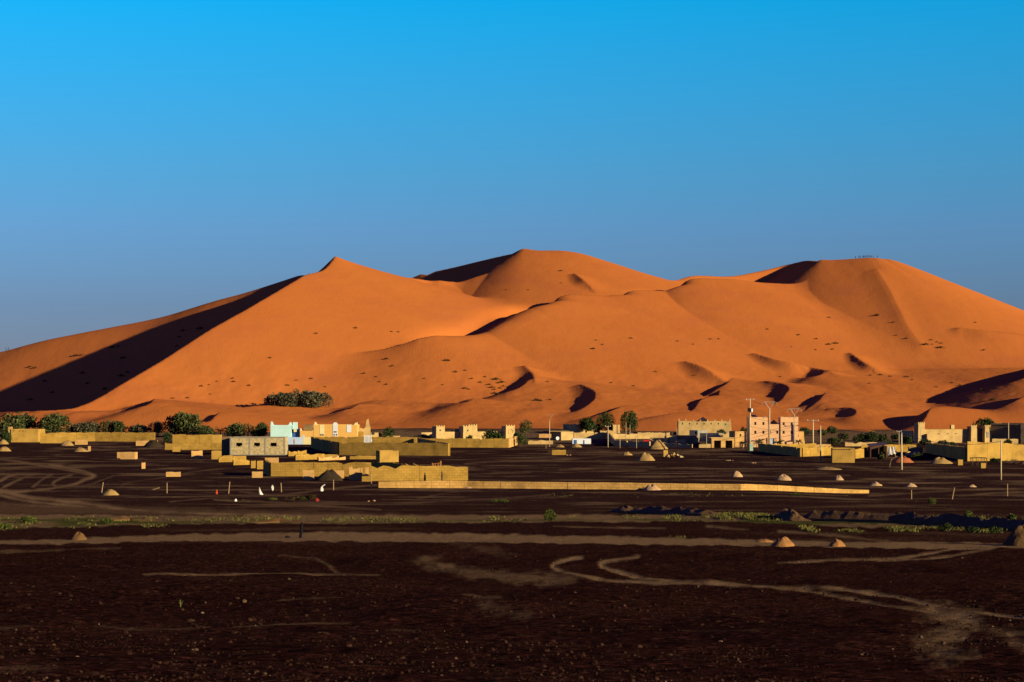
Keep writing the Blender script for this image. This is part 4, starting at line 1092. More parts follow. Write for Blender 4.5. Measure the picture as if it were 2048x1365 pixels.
r, k, hg = pole('concrete pole with a flat crossarm right of the hotel', 1626, 896, 840, .24, .17); PL[1626] = (r, hg)
arm(r, 1.7, hg - .25)
r, k, hg = pole('bare pole beside the golden mud store', 1641, 925, 852, .17, .12); PL[1641] = (r, hg)
r, k, hg = pole('thick bare pole before the open shack', 1803, 940, 866, .22, .14); PL[1803] = (r, hg)
r, k, hg = pole('bare pole before the long golden wall at the right edge', 2002, 956, 877, .14, .10); PL[2002] = (r, hg)
r, k, hg = pole('pole before the dark shaded building at the right edge', 2017, 887, 846, .15, .11); PL[2017] = (r, hg)
r, k, hg = pole('thin pole at the corner tower of the far right compound', 1842, 890, 857, .10, .08); PL[1842] = (r, hg)
r, k, hg = pole('thin pole with a small crossarm behind the open shack', 1798, 893, 862, .10, .08); arm(r, .7, hg - .2, ins=2)
r, k, hg = pole('pole with a small crossarm left of the shaded sloping wall', 1216, 895, 852, .14, .10); arm(r, .8, hg - .2, ins=2); PL[1216] = (r, hg)
for px, py, t, lb in ((1252, 881, 846, 'thin pole rising before the tallest dark tree, left one'), (1260, 881, 850, 'thin pole rising before the tallest dark tree, right one'),
                      (1273, 897, 868, 'thin pole in front of the shaded sloping wall'), (1240, 897, 866, 'thin pole at the left part of the shaded sloping wall'),
                      (1354, 879, 856, 'thin pole left of the merlon kasbah'), (1413, 897, 868, 'thin pole before the grey unfinished house')):
    pole(lb, px, py, t, .08, .06)
def cable(label, a, b, sag, r=.045):
    a, b = Vector(a), Vector(b); pts = []
    for i in range(15):
        t = i / 14; p = a.lerp(b, t); p.z -= sag * 4 * t * (1 - t); pts.append(p - a)
    o = MB().tube(pts, r, 4).build('power_cable', M_wire)
    put(o, a, 0, label, 'cable')
def top(key, dz=0, dx=0):
    r, hg = PL[key]; return (r.location.x + dx, r.location.y, r.location.z + hg + dz)
cable('cable from the slim pole to the flat-armed pole past the hotel', top(1494, -.1), top(1626, -.2, -.4), 1.1)
cable('lower cable from the slim pole across the hotel front', top(1494, -2.6), top(1626, -2.8), .8)
cable('cable from the flat-armed pole to the thick bare pole', top(1626, -.5, .3), top(1803, -.2), 1.0)
cable('cable from the thick bare pole to the right edge', top(1803, -.15), top(2002, -.2), 1.2)
cable('cable between the two V-topped poles', top(1539, 1.0, 1.0), top(1589, 1.0, -.5), .5, .035)
cable('cable from the transformer pole to the first V-topped pole', top(1500, -.2, .6), top(1539, 1.0, -1.2), .4, .035)

# ------------------------------------------------------------------ trees
def foliage(name, c1, c2):
    m, nt, bs = new_mat(name, .05)
    n = noise(nt, .9, 3, .6); a = attr(nt, 'tone').outputs['Fac']
    col = ramp(nt, a, [(0.05, tuple(x * .55 for x in c1)), (.55, c1), (1, c2)])
    nt.links.new(mix(nt, col, tuple(x * .6 for x in c1), mapr(nt, n, .45, .75, 0, .6)), bs.inputs['Base Color'])
    return m
M_leaf = foliage('olive tamarisk leaves', (.070, .082, .028), (.15, .155, .055))
M_leafg = foliage('grey tamarisk leaves', (.10, .090, .050), (.19, .165, .09))
M_leafd = foliage('dark green leaves', (.042, .062, .018), (.095, .12, .036))
M_leafb = foliage('bright scrub leaves', (.075, .095, .018), (.19, .20, .045))
M_bark = flat_mat('brown bark', (.11, .065, .035), .9)
def leaf_cloud(pts, size, seed=0, up=.35, aspect=.85):
    """small leaf faces at the given points"""
    rng = np.random.default_rng(seed); n = len(pts)
    d = rng.normal(size=(n, 3)); d[:, 2] += up; d /= np.linalg.norm(d, axis=1)[:, None]
    e = np.cross(d, rng.normal(size=(n, 3))); e /= np.linalg.norm(e, axis=1)[:, None] + 1e-6
    s = size * rng.uniform(.6, 1.35, n)[:, None]
    a = d * s; b = e * s * aspect
    v = np.stack([pts - b * .5, pts + a * .5 - b * .1, pts + a, pts + a * .45 + b], 1).reshape(-1, 3)
    f = np.arange(4 * n).reshape(n, 4)
    tone = np.repeat(rng.random(n), 4)
    return v, f, tone
def cloud_obj(name, v, f, tone, mat, parent=None):
    me = bpy.data.meshes.new(name); fill_mesh(me, np.asarray(v), np.asarray(f), False)
    at = me.attributes.new('tone', 'FLOAT', 'POINT'); at.data.foreach_set('value', tone.astype(np.float32))
    me.materials.append(mat)
    o = bpy.data.objects.new(name, me); COL.objects.link(o)
    if parent: o.parent = parent
    return o
SEED = [100]
def tree(label, px, py, wpx, hpx, mat=None, name='tree', cat='tree', loc=None, trunk=.25, n=900, lobes=6, size=None, group=None, flat=.55):
    SEED[0] += 1; rng = np.random.default_rng(SEED[0])
    p = loc or on_ground(px, py); k = p.y / FPX
    w, hgt = wpx * k, hpx * k
    root = empty(name, (p.x, p.y, p.z if loc else float(ground_h(p.x, p.y))), 0, label, cat, group)
    n = int(n * 2.5)
    P = []
    base = hgt * trunk
    for i in range(lobes):
        cx = rng.uniform(-.30, .30) * w; cy = rng.uniform(-.3, .3) * w
        rr = rng.uniform(.17, .37) * w; hz = (hgt - base) * rng.uniform(.26, .46)
        cz = base + hz * .75 + (hgt - base - hz * 1.75) * rng.uniform(.15, 1.0) * (1 - .55 * abs(cx) / (.3 * w + 1e-6))
        m = n // lobes
        u = rng.normal(size=(m, 3)); u /= np.linalg.norm(u, axis=1)[:, None]
        rad = rng.uniform(.45, 1.06, m) ** .6
        keep = fbm(u[:, 0] * 2.5 + i * 7, u[:, 2] * 2.5 + u[:, 1] * 2, 2) > -.22
        q = u * rad[:, None] * np.array([rr, rr, hz]) + np.array([cx, cy, cz])
        P.append(q[keep])
    P = np.concatenate(P); P[:, 2] = np.maximum(P[:, 2], .02)
    v, f, t = leaf_cloud(P, size or max(.30, w * .062), SEED[0])
    cloud_obj('crown', v, f, t, mat or M_leaf, root)
    tr = MB(); tr.tube([(0, 0, -.3), (w * .01, 0, base * .6 + .1), (w * .03, 0, base + hgt * .2)], [w * .028 + .05, w * .022 + .04, .04], 7)
    for i in range(4):
        a = i * 1.6 + rng.uniform(0, .8); tr.tube([(0, 0, base * .4), (math.cos(a) * w * .12, math.sin(a) * w * .12, base + hgt * .12), (math.cos(a) * w * .26, math.sin(a) * w * .26, base + hgt * .3)], [w * .014 + .03, .05, .02], 5)
    tr.build('trunk', M_bark, root, True)
    return root
T = [
    ('dark shrub at the left corner of the mud house', 9, 888, 26, 30, M_leafd, .05), ('broad tamarisk tree behind the mud house', 42, 874, 84, 54, M_leaf, .12),
    ('tamarisk tree with a rounded top right of the mud house', 108, 875, 68, 48, M_leaf, .12), ('low feathery tamarisk behind the long golden wall', 168, 874, 62, 34, M_leafg, .1),
    ('low tamarisk at the middle of the long golden wall', 228, 874, 56, 36, M_leaf, .1), ('thin grey tamarisk near the end of the long wall', 270, 874, 50, 28, M_leafg, .1),
    ('grey tamarisk in the wall gap, upper', 315, 874, 34, 34, M_leafg, .15), ('dark tree standing in the wall gap', 330, 889, 28, 30, M_leafd, .1),
    ('largest round tree of the left village', 368, 876, 80, 53, M_leaf, .12), ('smaller tree leaning on the largest round tree', 409, 878, 40, 30, M_leaf, .1),
    ('bushy tree left of the twin dark trees by the aqua house', 480, 882, 54, 38, M_leaf, .15), ('rounded dark tree beside the aqua house', 523, 882, 40, 38, M_leafd, .15),
    ('small tree behind the big golden yard', 778, 882, 26, 30, M_leafd, .15), ('bush before the ruined tower', 729, 879, 18, 15, M_leaf, .05), ('small dark bush right of the picket gate', 757, 882, 13, 18, M_leafd, .1),
    ('pale bush left of the four-towered kasbah', 845, 881, 30, 12, M_leafg, .02), ('round green tree before the four-towered kasbah', 982, 888, 50, 32, M_leafd, .08),
    ('dark bush in the shade between kasbah towers', 938, 884, 12, 14, M_leafd, .05), ('bush at the right end of the golden wall', 1041, 893, 28, 28, M_leaf, .08), ('bush at the foot of the kasbah corner tower', 1035, 882, 18, 20, M_leafd, .05),
    ('feathery tall tree right of the four-towered kasbah', 1050, 878, 26, 44, M_leaf, .22), ('dark bush beside the cube house', 1120, 873, 24, 16, M_leafd, .05),
    ('dark round tree before the flat house', 1172, 869, 40, 36, M_leafd, .16), ('tall olive tree, middle of the three by the flat house', 1211, 868, 36, 48, M_leafd, .12),
    ('tallest dark tree of the three by the flat house', 1258, 868, 40, 53, M_leafd, .08), ('low bush at the foot of the tallest dark tree', 1240, 876, 14, 9, M_leaf, .02),
    ('bush growing before the merlon kasbah', 1443, 876, 22, 18, M_leaf, .05), ('dark tree at the left corner of the hotel', 1490, 886, 16, 42, M_leafd, .2),
    ('bush behind the hotel annex', 1609, 872, 24, 20, M_leafd, .08), ('bush right of the flat-armed pole', 1641, 872, 24, 14, M_leaf, .05), ('dense bush on the sand above the yard walls', 1663, 868, 24, 16, M_leafd, .05),
    ('bush on the sand below the dense bush', 1688, 880, 22, 16, M_leaf, .05), ('spreading pale bush right of the bare pole', 1664, 890, 32, 18, M_leaf, .05), ('larger bush of the row behind the shack, first', 1718, 888, 28, 26, M_leafd, .08),
    ('tallest bush of the row behind the shack', 1744, 888, 32, 30, M_leafd, .08), ('dark bush of the row behind the shack, third', 1766, 887, 20, 22, M_leafd, .08), ('small bush right of the bush row', 1789, 880, 14, 13, M_leafd, .05),
    ('low bush behind the thick bare pole', 1778, 892, 24, 10, M_leaf, .03), ('bush left of the far right corner tower', 1816, 890, 24, 20, M_leafd, .05), ('low scrub before the far right compound wall', 1853, 891, 26, 12, M_leaf, .02),
    ('dead-looking bush before the compound wall', 1886, 891, 20, 11, M_leafg, .02), ('low bush at the foot of the compound wall', 1900, 893, 20, 10, M_leaf, .02),
    ('wide dark tree behind the gate towers', 1970, 874, 46, 40, M_leafd, .2), ('dark bush before the pale low wall, right edge', 2012, 890, 22, 13, M_leafd, .03),
    ('low bush under the white cloth of the shack', 1761, 922, 14, 16, M_leaf, .05), ('low bush beside the orange sand heap', 1833, 918, 26, 12, M_leaf, .02), ('dark plants at the foot of the long golden wall', 1990, 925, 22, 8, M_leafd, .02),
]
for lb, px, py, w_, h_, m_, tk in T:
    small = w_ < 30
    tree(lb, px, py, w_, h_, m_, name='shrub' if small and tk < .1 else 'tree', cat='shrub' if small and tk < .1 else 'tree', trunk=tk, n=500 if small else 1100, lobes=4 if small else 7)
for lb, px, py, w_, h_ in (('grey tamarisk on the dune foot, leftmost of the clump', 563, 812, 62, 30), ('tallest grey tamarisk of the clump on the dune foot', 606, 815, 66, 40), ('grey tamarisk on the dune foot, rightmost of the clump', 640, 815, 44, 36)):
    d_ = on_dune(px, py); x_ = (px - 1024) / FPX * d_
    tree(lb, px, py, w_, h_, M_leafg, loc=Vector((x_, d_, float(surf_h(np.float64(x_), np.float64(d_))) - .3)), trunk=.04, n=1300, lobes=8)

# palms
M_frond = foliage('palm leaves', (.05, .07, .016), (.12, .13, .035))
def frond_mesh(ln, droop, seed):
    rng = np.random.default_rng(seed); v = []; f = []
    n = 9; prev = None
    for i in range(n + 1):
        t = i / n; x = ln * t * (1 - .12 * t); z = ln * (.55 * t - droop * t * t)
        v += [(x, -.03, z), (x, .03, z)]
        if i: b = 2 * i; f.append((b - 2, b, b + 1, b - 1))
    for i in range(1, n):
        t = i / n; x = ln * t * (1 - .12 * t); z = ln * (.55 * t - droop * t * t); w = ln * .26 * math.sin(math.pi * (t * .85 + .12)) + .05
        for s in (-1, 1):
            b = len(v); v += [(x - .05, 0, z), (x + .10, 0, z + .01), (x + .22, s * w, z - w * .45)]
            f.append((b, b + 1, b + 2) if s > 0 else (b + 1, b, b + 2))
    me = bpy.data.meshes.new('frond'); me.from_pydata(v, [], f); me.update()
    at = me.attributes.new('tone', 'FLOAT', 'POINT'); at.data.foreach_set('value', np.repeat(rng.random(1), len(v)).astype(np.float32))
    me.materials.append(M_frond); return me
def palm(label, px, py, wpx, hpx):
    p = on_ground(px, py); k = p.y / FPX; w = wpx * k; hgt = hpx * k
    root = empty('palm_tree', (p.x, p.y, float(ground_h(p.x, p.y))), random.uniform(0, 6), label, 'palm')
    th = hgt * .55
    MB().tube([(0, 0, -.2), (.05, 0, th * .5), (0, .04, th)], [.24, .19, .17], 8).build('trunk', M_bark, root, True)
    ms = [frond_mesh(w * .55, d, i) for i, d in enumerate((.25, .6, 1.0, 1.5))]
    for i in range(22):
        o = bpy.data.objects.new('frond', ms[i % 4]); COL.objects.link(o); o.parent = root
        o.location = (0, 0, th); o.rotation_euler = (random.uniform(-.2, .2), -random.uniform(.0, .55), i * 2.4)
palm('palm tree left of the blockwork house trees', 441, 882, 28, 34)
palm('palm tree at the left front of the hotel', 1517, 902, 24, 28); palm('dark palm before the hotel entrance', 1556, 899, 26, 22)
palm('slim palm before the hotel annex', 1597, 898, 15, 25); palm('small palm before the gate house', 1485, 898, 10, 20)
# ------------------------------------------------------------------ earth heaps
def heap_mat(name, c): return plaster(name, c, var=.22, scale=1.2, rough=.8)
M_h_gold = heap_mat('golden sand', (.40, .245, .085)); M_h_pink = heap_mat('pale sand', (.50, .31, .16)); M_h_shaded = heap_mat('shaded dark earth', (.045, .030, .018))  # dark earth: soil tone with the heaps' shade put into the colour
M_h_or = heap_mat('orange sand', (.36, .165, .055)); M_h_brown = heap_mat('brown earth', (.16, .085, .032)); M_h_red = heap_mat('red sand', (.42, .13, .05))
def heap(label, px, py, wpx, hpx, mat, name='earth_mound', cat='mound', seed=0, rough=.30, yw=.8, group=None, peak=1.25):
    p = on_ground(px, py); k = p.y / FPX; w = wpx * k / 2; hg = hpx * k
    nr, ns = 9, 26; v = [(0, 0, hg)]; f = []
    for i in range(1, nr + 1):
        t = i / nr
        for j in range(ns):
            a = 2 * math.pi * j / ns
            rr = 1 + .16 * float(fbm(np.array(math.cos(a) * 1.5 + seed * 3.7), np.array(math.sin(a) * 1.5 + seed), 2))
            x = w * t * rr * math.cos(a); y = w * yw * t * rr * math.sin(a)
            z = hg * (1 - t ** 1.9) ** peak * (1 + .1 * math.sin(3 * a + seed)) + hg * rough * float(fbm(np.array(x / w * 4 + seed), np.array(y / w * 4), 3)) * (1 - t * .6)
            v.append((x, y, z if i < nr else -.25))
    for j in range(ns): f.append((0, 1 + j, 1 + (j + 1) % ns))
    for i in range(nr - 1):
        for j in range(ns):
            a = 1 + i * ns + j; b = 1 + i * ns + (j + 1) % ns
            f.append((a, a + ns, b + ns, b))
    o = mesh_obj(name, v, f, mat, None, True)
    p2 = Vector((p.x, p.y + w * yw * .6, 0))
    return put(o, (p.x, p2.y, float(ground_h(p.x, p2.y))), 0, label, cat, group)
HP = [
    ('pale earth mound at the edge, far left upper', 4, 889, 26, 9, M_h_gold), ('pale earth mound at the edge, far left lower', 6, 903, 32, 9, M_h_gold), ('golden mound left of the salmon block, far left', 133, 892, 30, 10, M_h_gold),
    ('golden mound left of the small salmon post', 160, 904, 34, 8, M_h_gold), ('dark earth heap before the long wall end', 305, 895, 46, 14, M_h_shaded), ('golden mound with a stake on it, left foreground', 218, 991, 40, 11, M_h_gold),
    ('dark earth heap before the salmon wall stub, centre left', 657, 962, 62, 20, M_h_shaded), ('grey sand pile leaning on the boundary wall, left one', 936, 977, 36, 11, M_h_pink), ('grey sand pile leaning on the boundary wall, right one', 1305, 981, 40, 11, M_h_pink),
    ('tiny dark pile by the left sand pile at the boundary wall', 911, 976, 9, 5, M_h_brown), ('tiny dark pile by the right sand pile at the boundary wall', 1288, 980, 10, 5, M_h_brown),
    ('tall sand heap beside the red container', 1316, 899, 42, 17, M_h_gold), ('golden mound alone on the dark plain, centre right', 1292, 922, 42, 15, M_h_gold), ('flat golden mound left of the centre right mound', 1254, 911, 24, 7, M_h_gold),
    ('pale sand mound left of the white shed heap', 1120, 895, 22, 5, M_h_gold), ('pale sand mound below the white shed', 1152, 895, 28, 7, M_h_gold),
    ('pointed pale mound, first of the row on the plain', 1474, 953.5, 26, 11, M_h_pink), ('largest pale mound of the row on the plain', 1568, 957.5, 36, 11.5, M_h_pink), ('pale mound with a twig, third of the row', 1678, 956.5, 22, 9, M_h_pink),
    ('flat pale mound, fourth of the row', 1752, 965.5, 30, 7, M_h_pink), ('flat pale mound, fifth of the row', 1823, 967.5, 28, 7, M_h_pink), ('smallest pale mound at the right end of the row', 1945, 968, 20, 4.5, M_h_pink),
    ('red sand heap between shack and brown wall', 1808, 926, 46, 12, M_h_red), ('golden sand heap below the black yard wall, right', 1884, 928, 50, 12, M_h_gold), ('small red sand heap left of the orange one by the road', 1000 + 675, 1092, 36, 13, M_h_or),
    ('bright orange sand heap beside the dirt road', 1568, 1092, 50, 17, M_h_or), ('brown earth pile left of the dirt road', 155, 1083, 36, 14, M_h_brown), ('large brown earth pile cut by the right edge', 2052, 1092, 84, 36, M_h_brown),
    ('low tan heap on the plain before the mud store', 1660, 940, 60, 4.5, M_h_gold), ('orange pebble heap before the orange heap', 1530, 1084, 40, 5, M_h_or),
]
for i, (lb, px, py, w_, h_, m_) in enumerate(HP): heap(lb, px, py, w_, h_, m_, seed=i * 1.3)
def berm(label, pts, hg, wd, mat, seed=0, name='earth_bank', cat='bank', lump=.5):
    P = [on_ground(*p) for p in pts]; o0 = P[0]
    # resample
    Q = []; 
    for a, b in zip(P[:-1], P[1:]):
        n = max(2, int((b - a).length / .5))
        for i in range(n): Q.append(a.lerp(b, i / n))
    Q.append(P[-1]); m = 11; v = []; f = []
    for i, q in enumerate(Q):
        d = (Q[min(i + 1, len(Q) - 1)] - Q[max(i - 1, 0)]); d.z = 0; d.normalize(); nr = Vector((d.y, -d.x, 0))
        e = min(1, i / 4, (len(Q) - 1 - i) / 4)
        for j in range(m):
            s = j / (m - 1) * 2 - 1; w = q + nr * (s * wd)
            z = hg * (1 - abs(s)) ** .8 * e
            z = z * (1 + lump * 1.6 * float(fbm(np.array(w.x / 1.3 + seed), np.array(w.y / 1.3), 4))) if 0 < j < m - 1 else -.3
            v.append((w.x - o0.x, w.y - o0.y, float(ground_h(w.x, w.y)) + z - o0.z))
    for i in range(len(Q) - 1):
        for j in range(m - 1): a = i * m + j; f.append((a, a + 1, a + m + 1, a + m))
    o = mesh_obj(name, v, f, mat, None, False)
    return put(o, o0, 0, label, cat)
berm('lumpy brown earth bank along the far side of the dry wadi', [(1226, 1023), (1290, 1026), (1360, 1030), (1440, 1034)], .62, 1.3, M_h_brown, 1)
berm('short lumpy earth bank at the start of the dark wadi edge', [(1557, 1036), (1580, 1040), (1606, 1043)], .8, 1.1, M_h_brown, 2)
berm('long dark eroded bank of the wadi running to the right edge', [(1590, 1040), (1700, 1043), (1820, 1046), (1940, 1053), (2100, 1064)], .85, 1.2, M_h_brown, 3, lump=.3)
berm('low dark earth bank in the wadi at left', [(180, 1042), (260, 1040), (340, 1041)], .25, .8, M_h_brown, 4)
berm('low dark earth bank in the wadi, centre left', [(490, 1047), (560, 1046), (640, 1047)], .25, .6, M_h_brown, 5)

# rubble: each big stone its own object
rub = on_ground(1345, 915); kk = rub.y / FPX
rb = empty('rubble_pile', (rub.x, rub.y, 0), 0, 'pile of pale broken blocks on the plain, centre right', 'rubble')
block('wall_stub', 'small golden wall piece standing in the broken block pile', 1327, 1336, 914, 901, .5, M_goldp, yaw=10)
for i in range(46):
    x = random.uniform(-12, 20) * kk; s = random.uniform(.16, .42); z = max(.05, (10 - abs(x / kk - 1) * .55) * kk * random.uniform(.1, .95))
    o = MB().box(-s, s, -s * .7, s * .7, -s * .5, s * .5, jit=s * .3).build('stone', random.choice([M_pinkp, M_block, M_tan, M_h_brown]), rb)
    o.location = (x, random.uniform(-1.2, 1.6), z); o.rotation_euler = (random.uniform(-.6, .6), random.uniform(-.6, .6), random.uniform(0, 3))
for px, py, n, lb in ((1137, 911, 7, 'few loose stones right of the bright golden block'), (1460, 922, 8, 'small scatter of pale stones before the hotel'), (1508, 927, 3, 'two or three pale stones below the hotel palm'), (744, 1003, 3, 'tiny pale rubble near the yellow scrub, left')):
    p = on_ground(px, py); k = p.y / FPX; e = empty('stone_scatter', (p.x, p.y, p.z), 0, lb, 'stones')
    for i in range(n):
        s = random.uniform(1, 2.2) * k
        o = MB().box(-s, s, -s * .7, s * .7, -s * .4, s * .5, jit=s * .35).build('stone', M_h_pink, e); o.location = (random.uniform(-7, 7) * k, random.uniform(-1, 1), s * .2); o.rotation_euler = (0, 0, random.uniform(0, 3))

# ------------------------------------------------------------------ stakes, rags, small things
for px, py, t, lb, ln in ((203, 986, 965, 'short leaning stake beside the golden mound', .25), (334, 987, 966, 'wooden stake right of the golden mound', .0), (457, 988, 964, 'leaning stake near the orange rag', .18),
                          (563, 985, 966, 'wooden stake between two white rags', -.08), (667, 981, 960, 'tall thin stake right of the white rag figure', .0), (743, 976, 948, 'two-toned stake before the low step wall', -.06),
                          (1823, 991, 973, 'short stake on the plain right of the boundary wall', .0), (1904, 992, 968, 'leaning stake on the plain, second right of the boundary wall', .35), (2015, 985, 960, 'thin stake near the right edge', 0.0),
                          (1092, 897, 889, 'short peg beside the thin bracket pole', 0.0)):
    p = on_ground(px, py); k = p.y / FPX; hg = (py - t) * k
    o = MB().tube([(0, 0, -.2), (ln * .5, 0, hg * .5), (ln, 0, hg)], [.065, .06, .05], 6).build('stake', M_wood)
    put(o, p, 0, lb, 'stake')
def rag(label, px, py, prof, mat, name='cloth_rag', cat='cloth'):
    """crumpled upright cloth from a side outline [(half width px, height px, shift px)]"""
    p = on_ground(px, py); k = p.y / FPX; v = []; f = []; n = 10
    for i, (hw, hz, sx) in enumerate(prof):
        for j in range(n):
            a = 2 * math.pi * j / n; r = hw * k * (1 + .25 * math.sin(3 * a + i * 1.3) + random.uniform(-.1, .1))
            v.append((sx * k + r * math.cos(a), r * .7 * math.sin(a), hz * k))
    for i in range(len(prof) - 1):
        for j in range(n): a = i * n + j; b = i * n + (j + 1) % n; f.append((a, b, b + n, a + n))
    e = (len(prof) - 1) * n; f.append(tuple(e + j for j in range(n)))
    o = mesh_obj(name, v, f, mat, None, False); return put(o, p, 0, label, cat)
M_dred = flat_mat('dull red plastic', (.28, .015, .012), .7)
M_orag = flat_mat('orange cloth', (.50, .07, .02), .9, .05)
rag('small orange rag standing on the gravel at left', 433, 989, [(2.2, 0, 0), (1.8, 4, 0), (1.2, 8, .6), (.4, 10, .8)], M_orag)
rag('tall pointed white rag left of the twin stakes', 521, 990, [(4.5, 0, 1), (3, 3, 0), (1.6, 8, -1), (1.0, 12, -1.5), (.3, 15, -2)], M_cloth)
rag('small oval white rag hanging low between rags', 545, 982, [(.8, 0, 0), (2, 3, 0), (2.3, 7, 0), (1.6, 10, 0), (.3, 11.5, .3)], M_cloth)
rag('bent white rag figure left of the tall thin stake', 643, 983, [(3.8, 0, 0), (3, 4, 0), (1.6, 8, .5), (1.8, 11, 3), (2.0, 12.5, 5.5), (.5, 14, 6)], M_cloth)
rag('round red bundle beside a dark dry shrub', 634, 1004, [(2, 0, 0), (3.8, 2, 0), (4.0, 4, 0), (2.8, 6.5, 0), (.8, 7.5, 0)], M_dred, 'red_bundle', 'bundle')
rag('small pale rag lying before the twin stakes', 471, 1003, [(3.5, 0, 0), (2.4, 2.2, 0), (.8, 5, .6)], M_cloth)
o = MB().box(-.9, .9, -.08, .08, 0, .12, jit=.03).build('plank', M_wood); put(o, on_ground(308, 980), R(-25), 'pale plank lying on the gravel right of the mound', 'plank'); o.rotation_euler = (0, R(-16), R(-10))
o = MB().tube([(0, 0, -.2), (.1, 0, .55), (.13, 0, 1.05)], [.12, .10, .08], 7).build('post', M_black); put(o, on_ground(600, 1076), 0, 'short black post at the edge of the dirt road', 'post')
rag('low black bag at the edge of the dirt road', 575, 1076, [(5, 0, 0), (4.4, 2.5, -.5), (2, 4.5, -1)], M_black, 'black_bag', 'bag')
# bundle of poles behind the brick wall
p = on_ground(871, 957); p = Vector((p.x, p.y + 6, 0)); k = p.y / FPX
b = empty('pole_rack', p, 0, 'rack of upright orange poles behind the brick wall', 'rack')
M_opole = flat_mat('orange wood', (.55, .22, .06), .8)
for i in range(9):
    x = (-9 + i * 2.2) * k; MB().tube([(x, 0, 0), (x + random.uniform(-.25, .25), .3, (27 + (5 if i > 6 else random.uniform(-3, 2))) * k)], .05, 5).build('pole', M_opole, b)
MB().tube([(-10 * k, .1, 26 * k), (10 * k, .15, 28 * k)], .045, 5).build('rail', M_opole, b)
# branch table and dry branches at the far right
p = on_ground(1959, 931); k = p.y / FPX
t_ = empty('branch_table', (p.x, p.y, p.z), R(5), 'rough table of dry branches before the long golden wall', 'table')
for x in (-14, -3, 7, 14):
    MB().tube([(x * k, 0, -.2), (x * k + .06, .1, 14 * k)], .07, 5).build('leg', M_bark, t_); MB().tube([(x * k, 1.1, -.2), (x * k - .06, 1.0, 14 * k)], .07, 5).build('leg', M_bark, t_)
for i in range(6): MB().tube([(-17 * k, i * .22, (14 + random.uniform(-.5, 1)) * k), (0, i * .22 + .05, (15 + random.uniform(-.5, 1)) * k), (17 * k, i * .22, (14 + random.uniform(-.5, 1.5)) * k)], .06, 5).build('branch', M_bark, t_)
p = on_ground(2024, 928); k = p.y / FPX
t_ = empty('branch_heap', (p.x, p.y, p.z), 0, 'heap of dry branches against the long golden wall, right edge', 'branches')
for i in range(26):
    x = random.uniform(-24, 20) * k; a = random.uniform(-.5, .5); L = random.uniform(1, 2.6)
    MB().tube([(x, random.uniform(-.5, .8), random.uniform(0, .3)), (x + L * .5, random.uniform(-.5, .8), random.uniform(.3, .9)), (x + L, random.uniform(-.5, .8), random.uniform(.2, 1.2))], [.05, .04, .02], 4).build('branch', M_bark, t_)
p = on_ground(1779, 935); k = p.y / FPX
b = empty('bent_sapling', p, 0, 'thin bent leafless sapling left of the thick bare pole', 'sapling')
MB().tube([(0, 0, -.2), (.1, 0, 6 * k), (4 * k, 0, 15 * k), (10 * k, 0, 19 * k), (16 * k, 0, 22 * k)], [.06, .05, .045, .035, .02], 5).build('stem', M_wood, b, True)
MB().tube([(4 * k, 0, 15 * k), (3 * k, .1, 20 * k)], [.03, .015], 4).build('twig', M_wood, b)

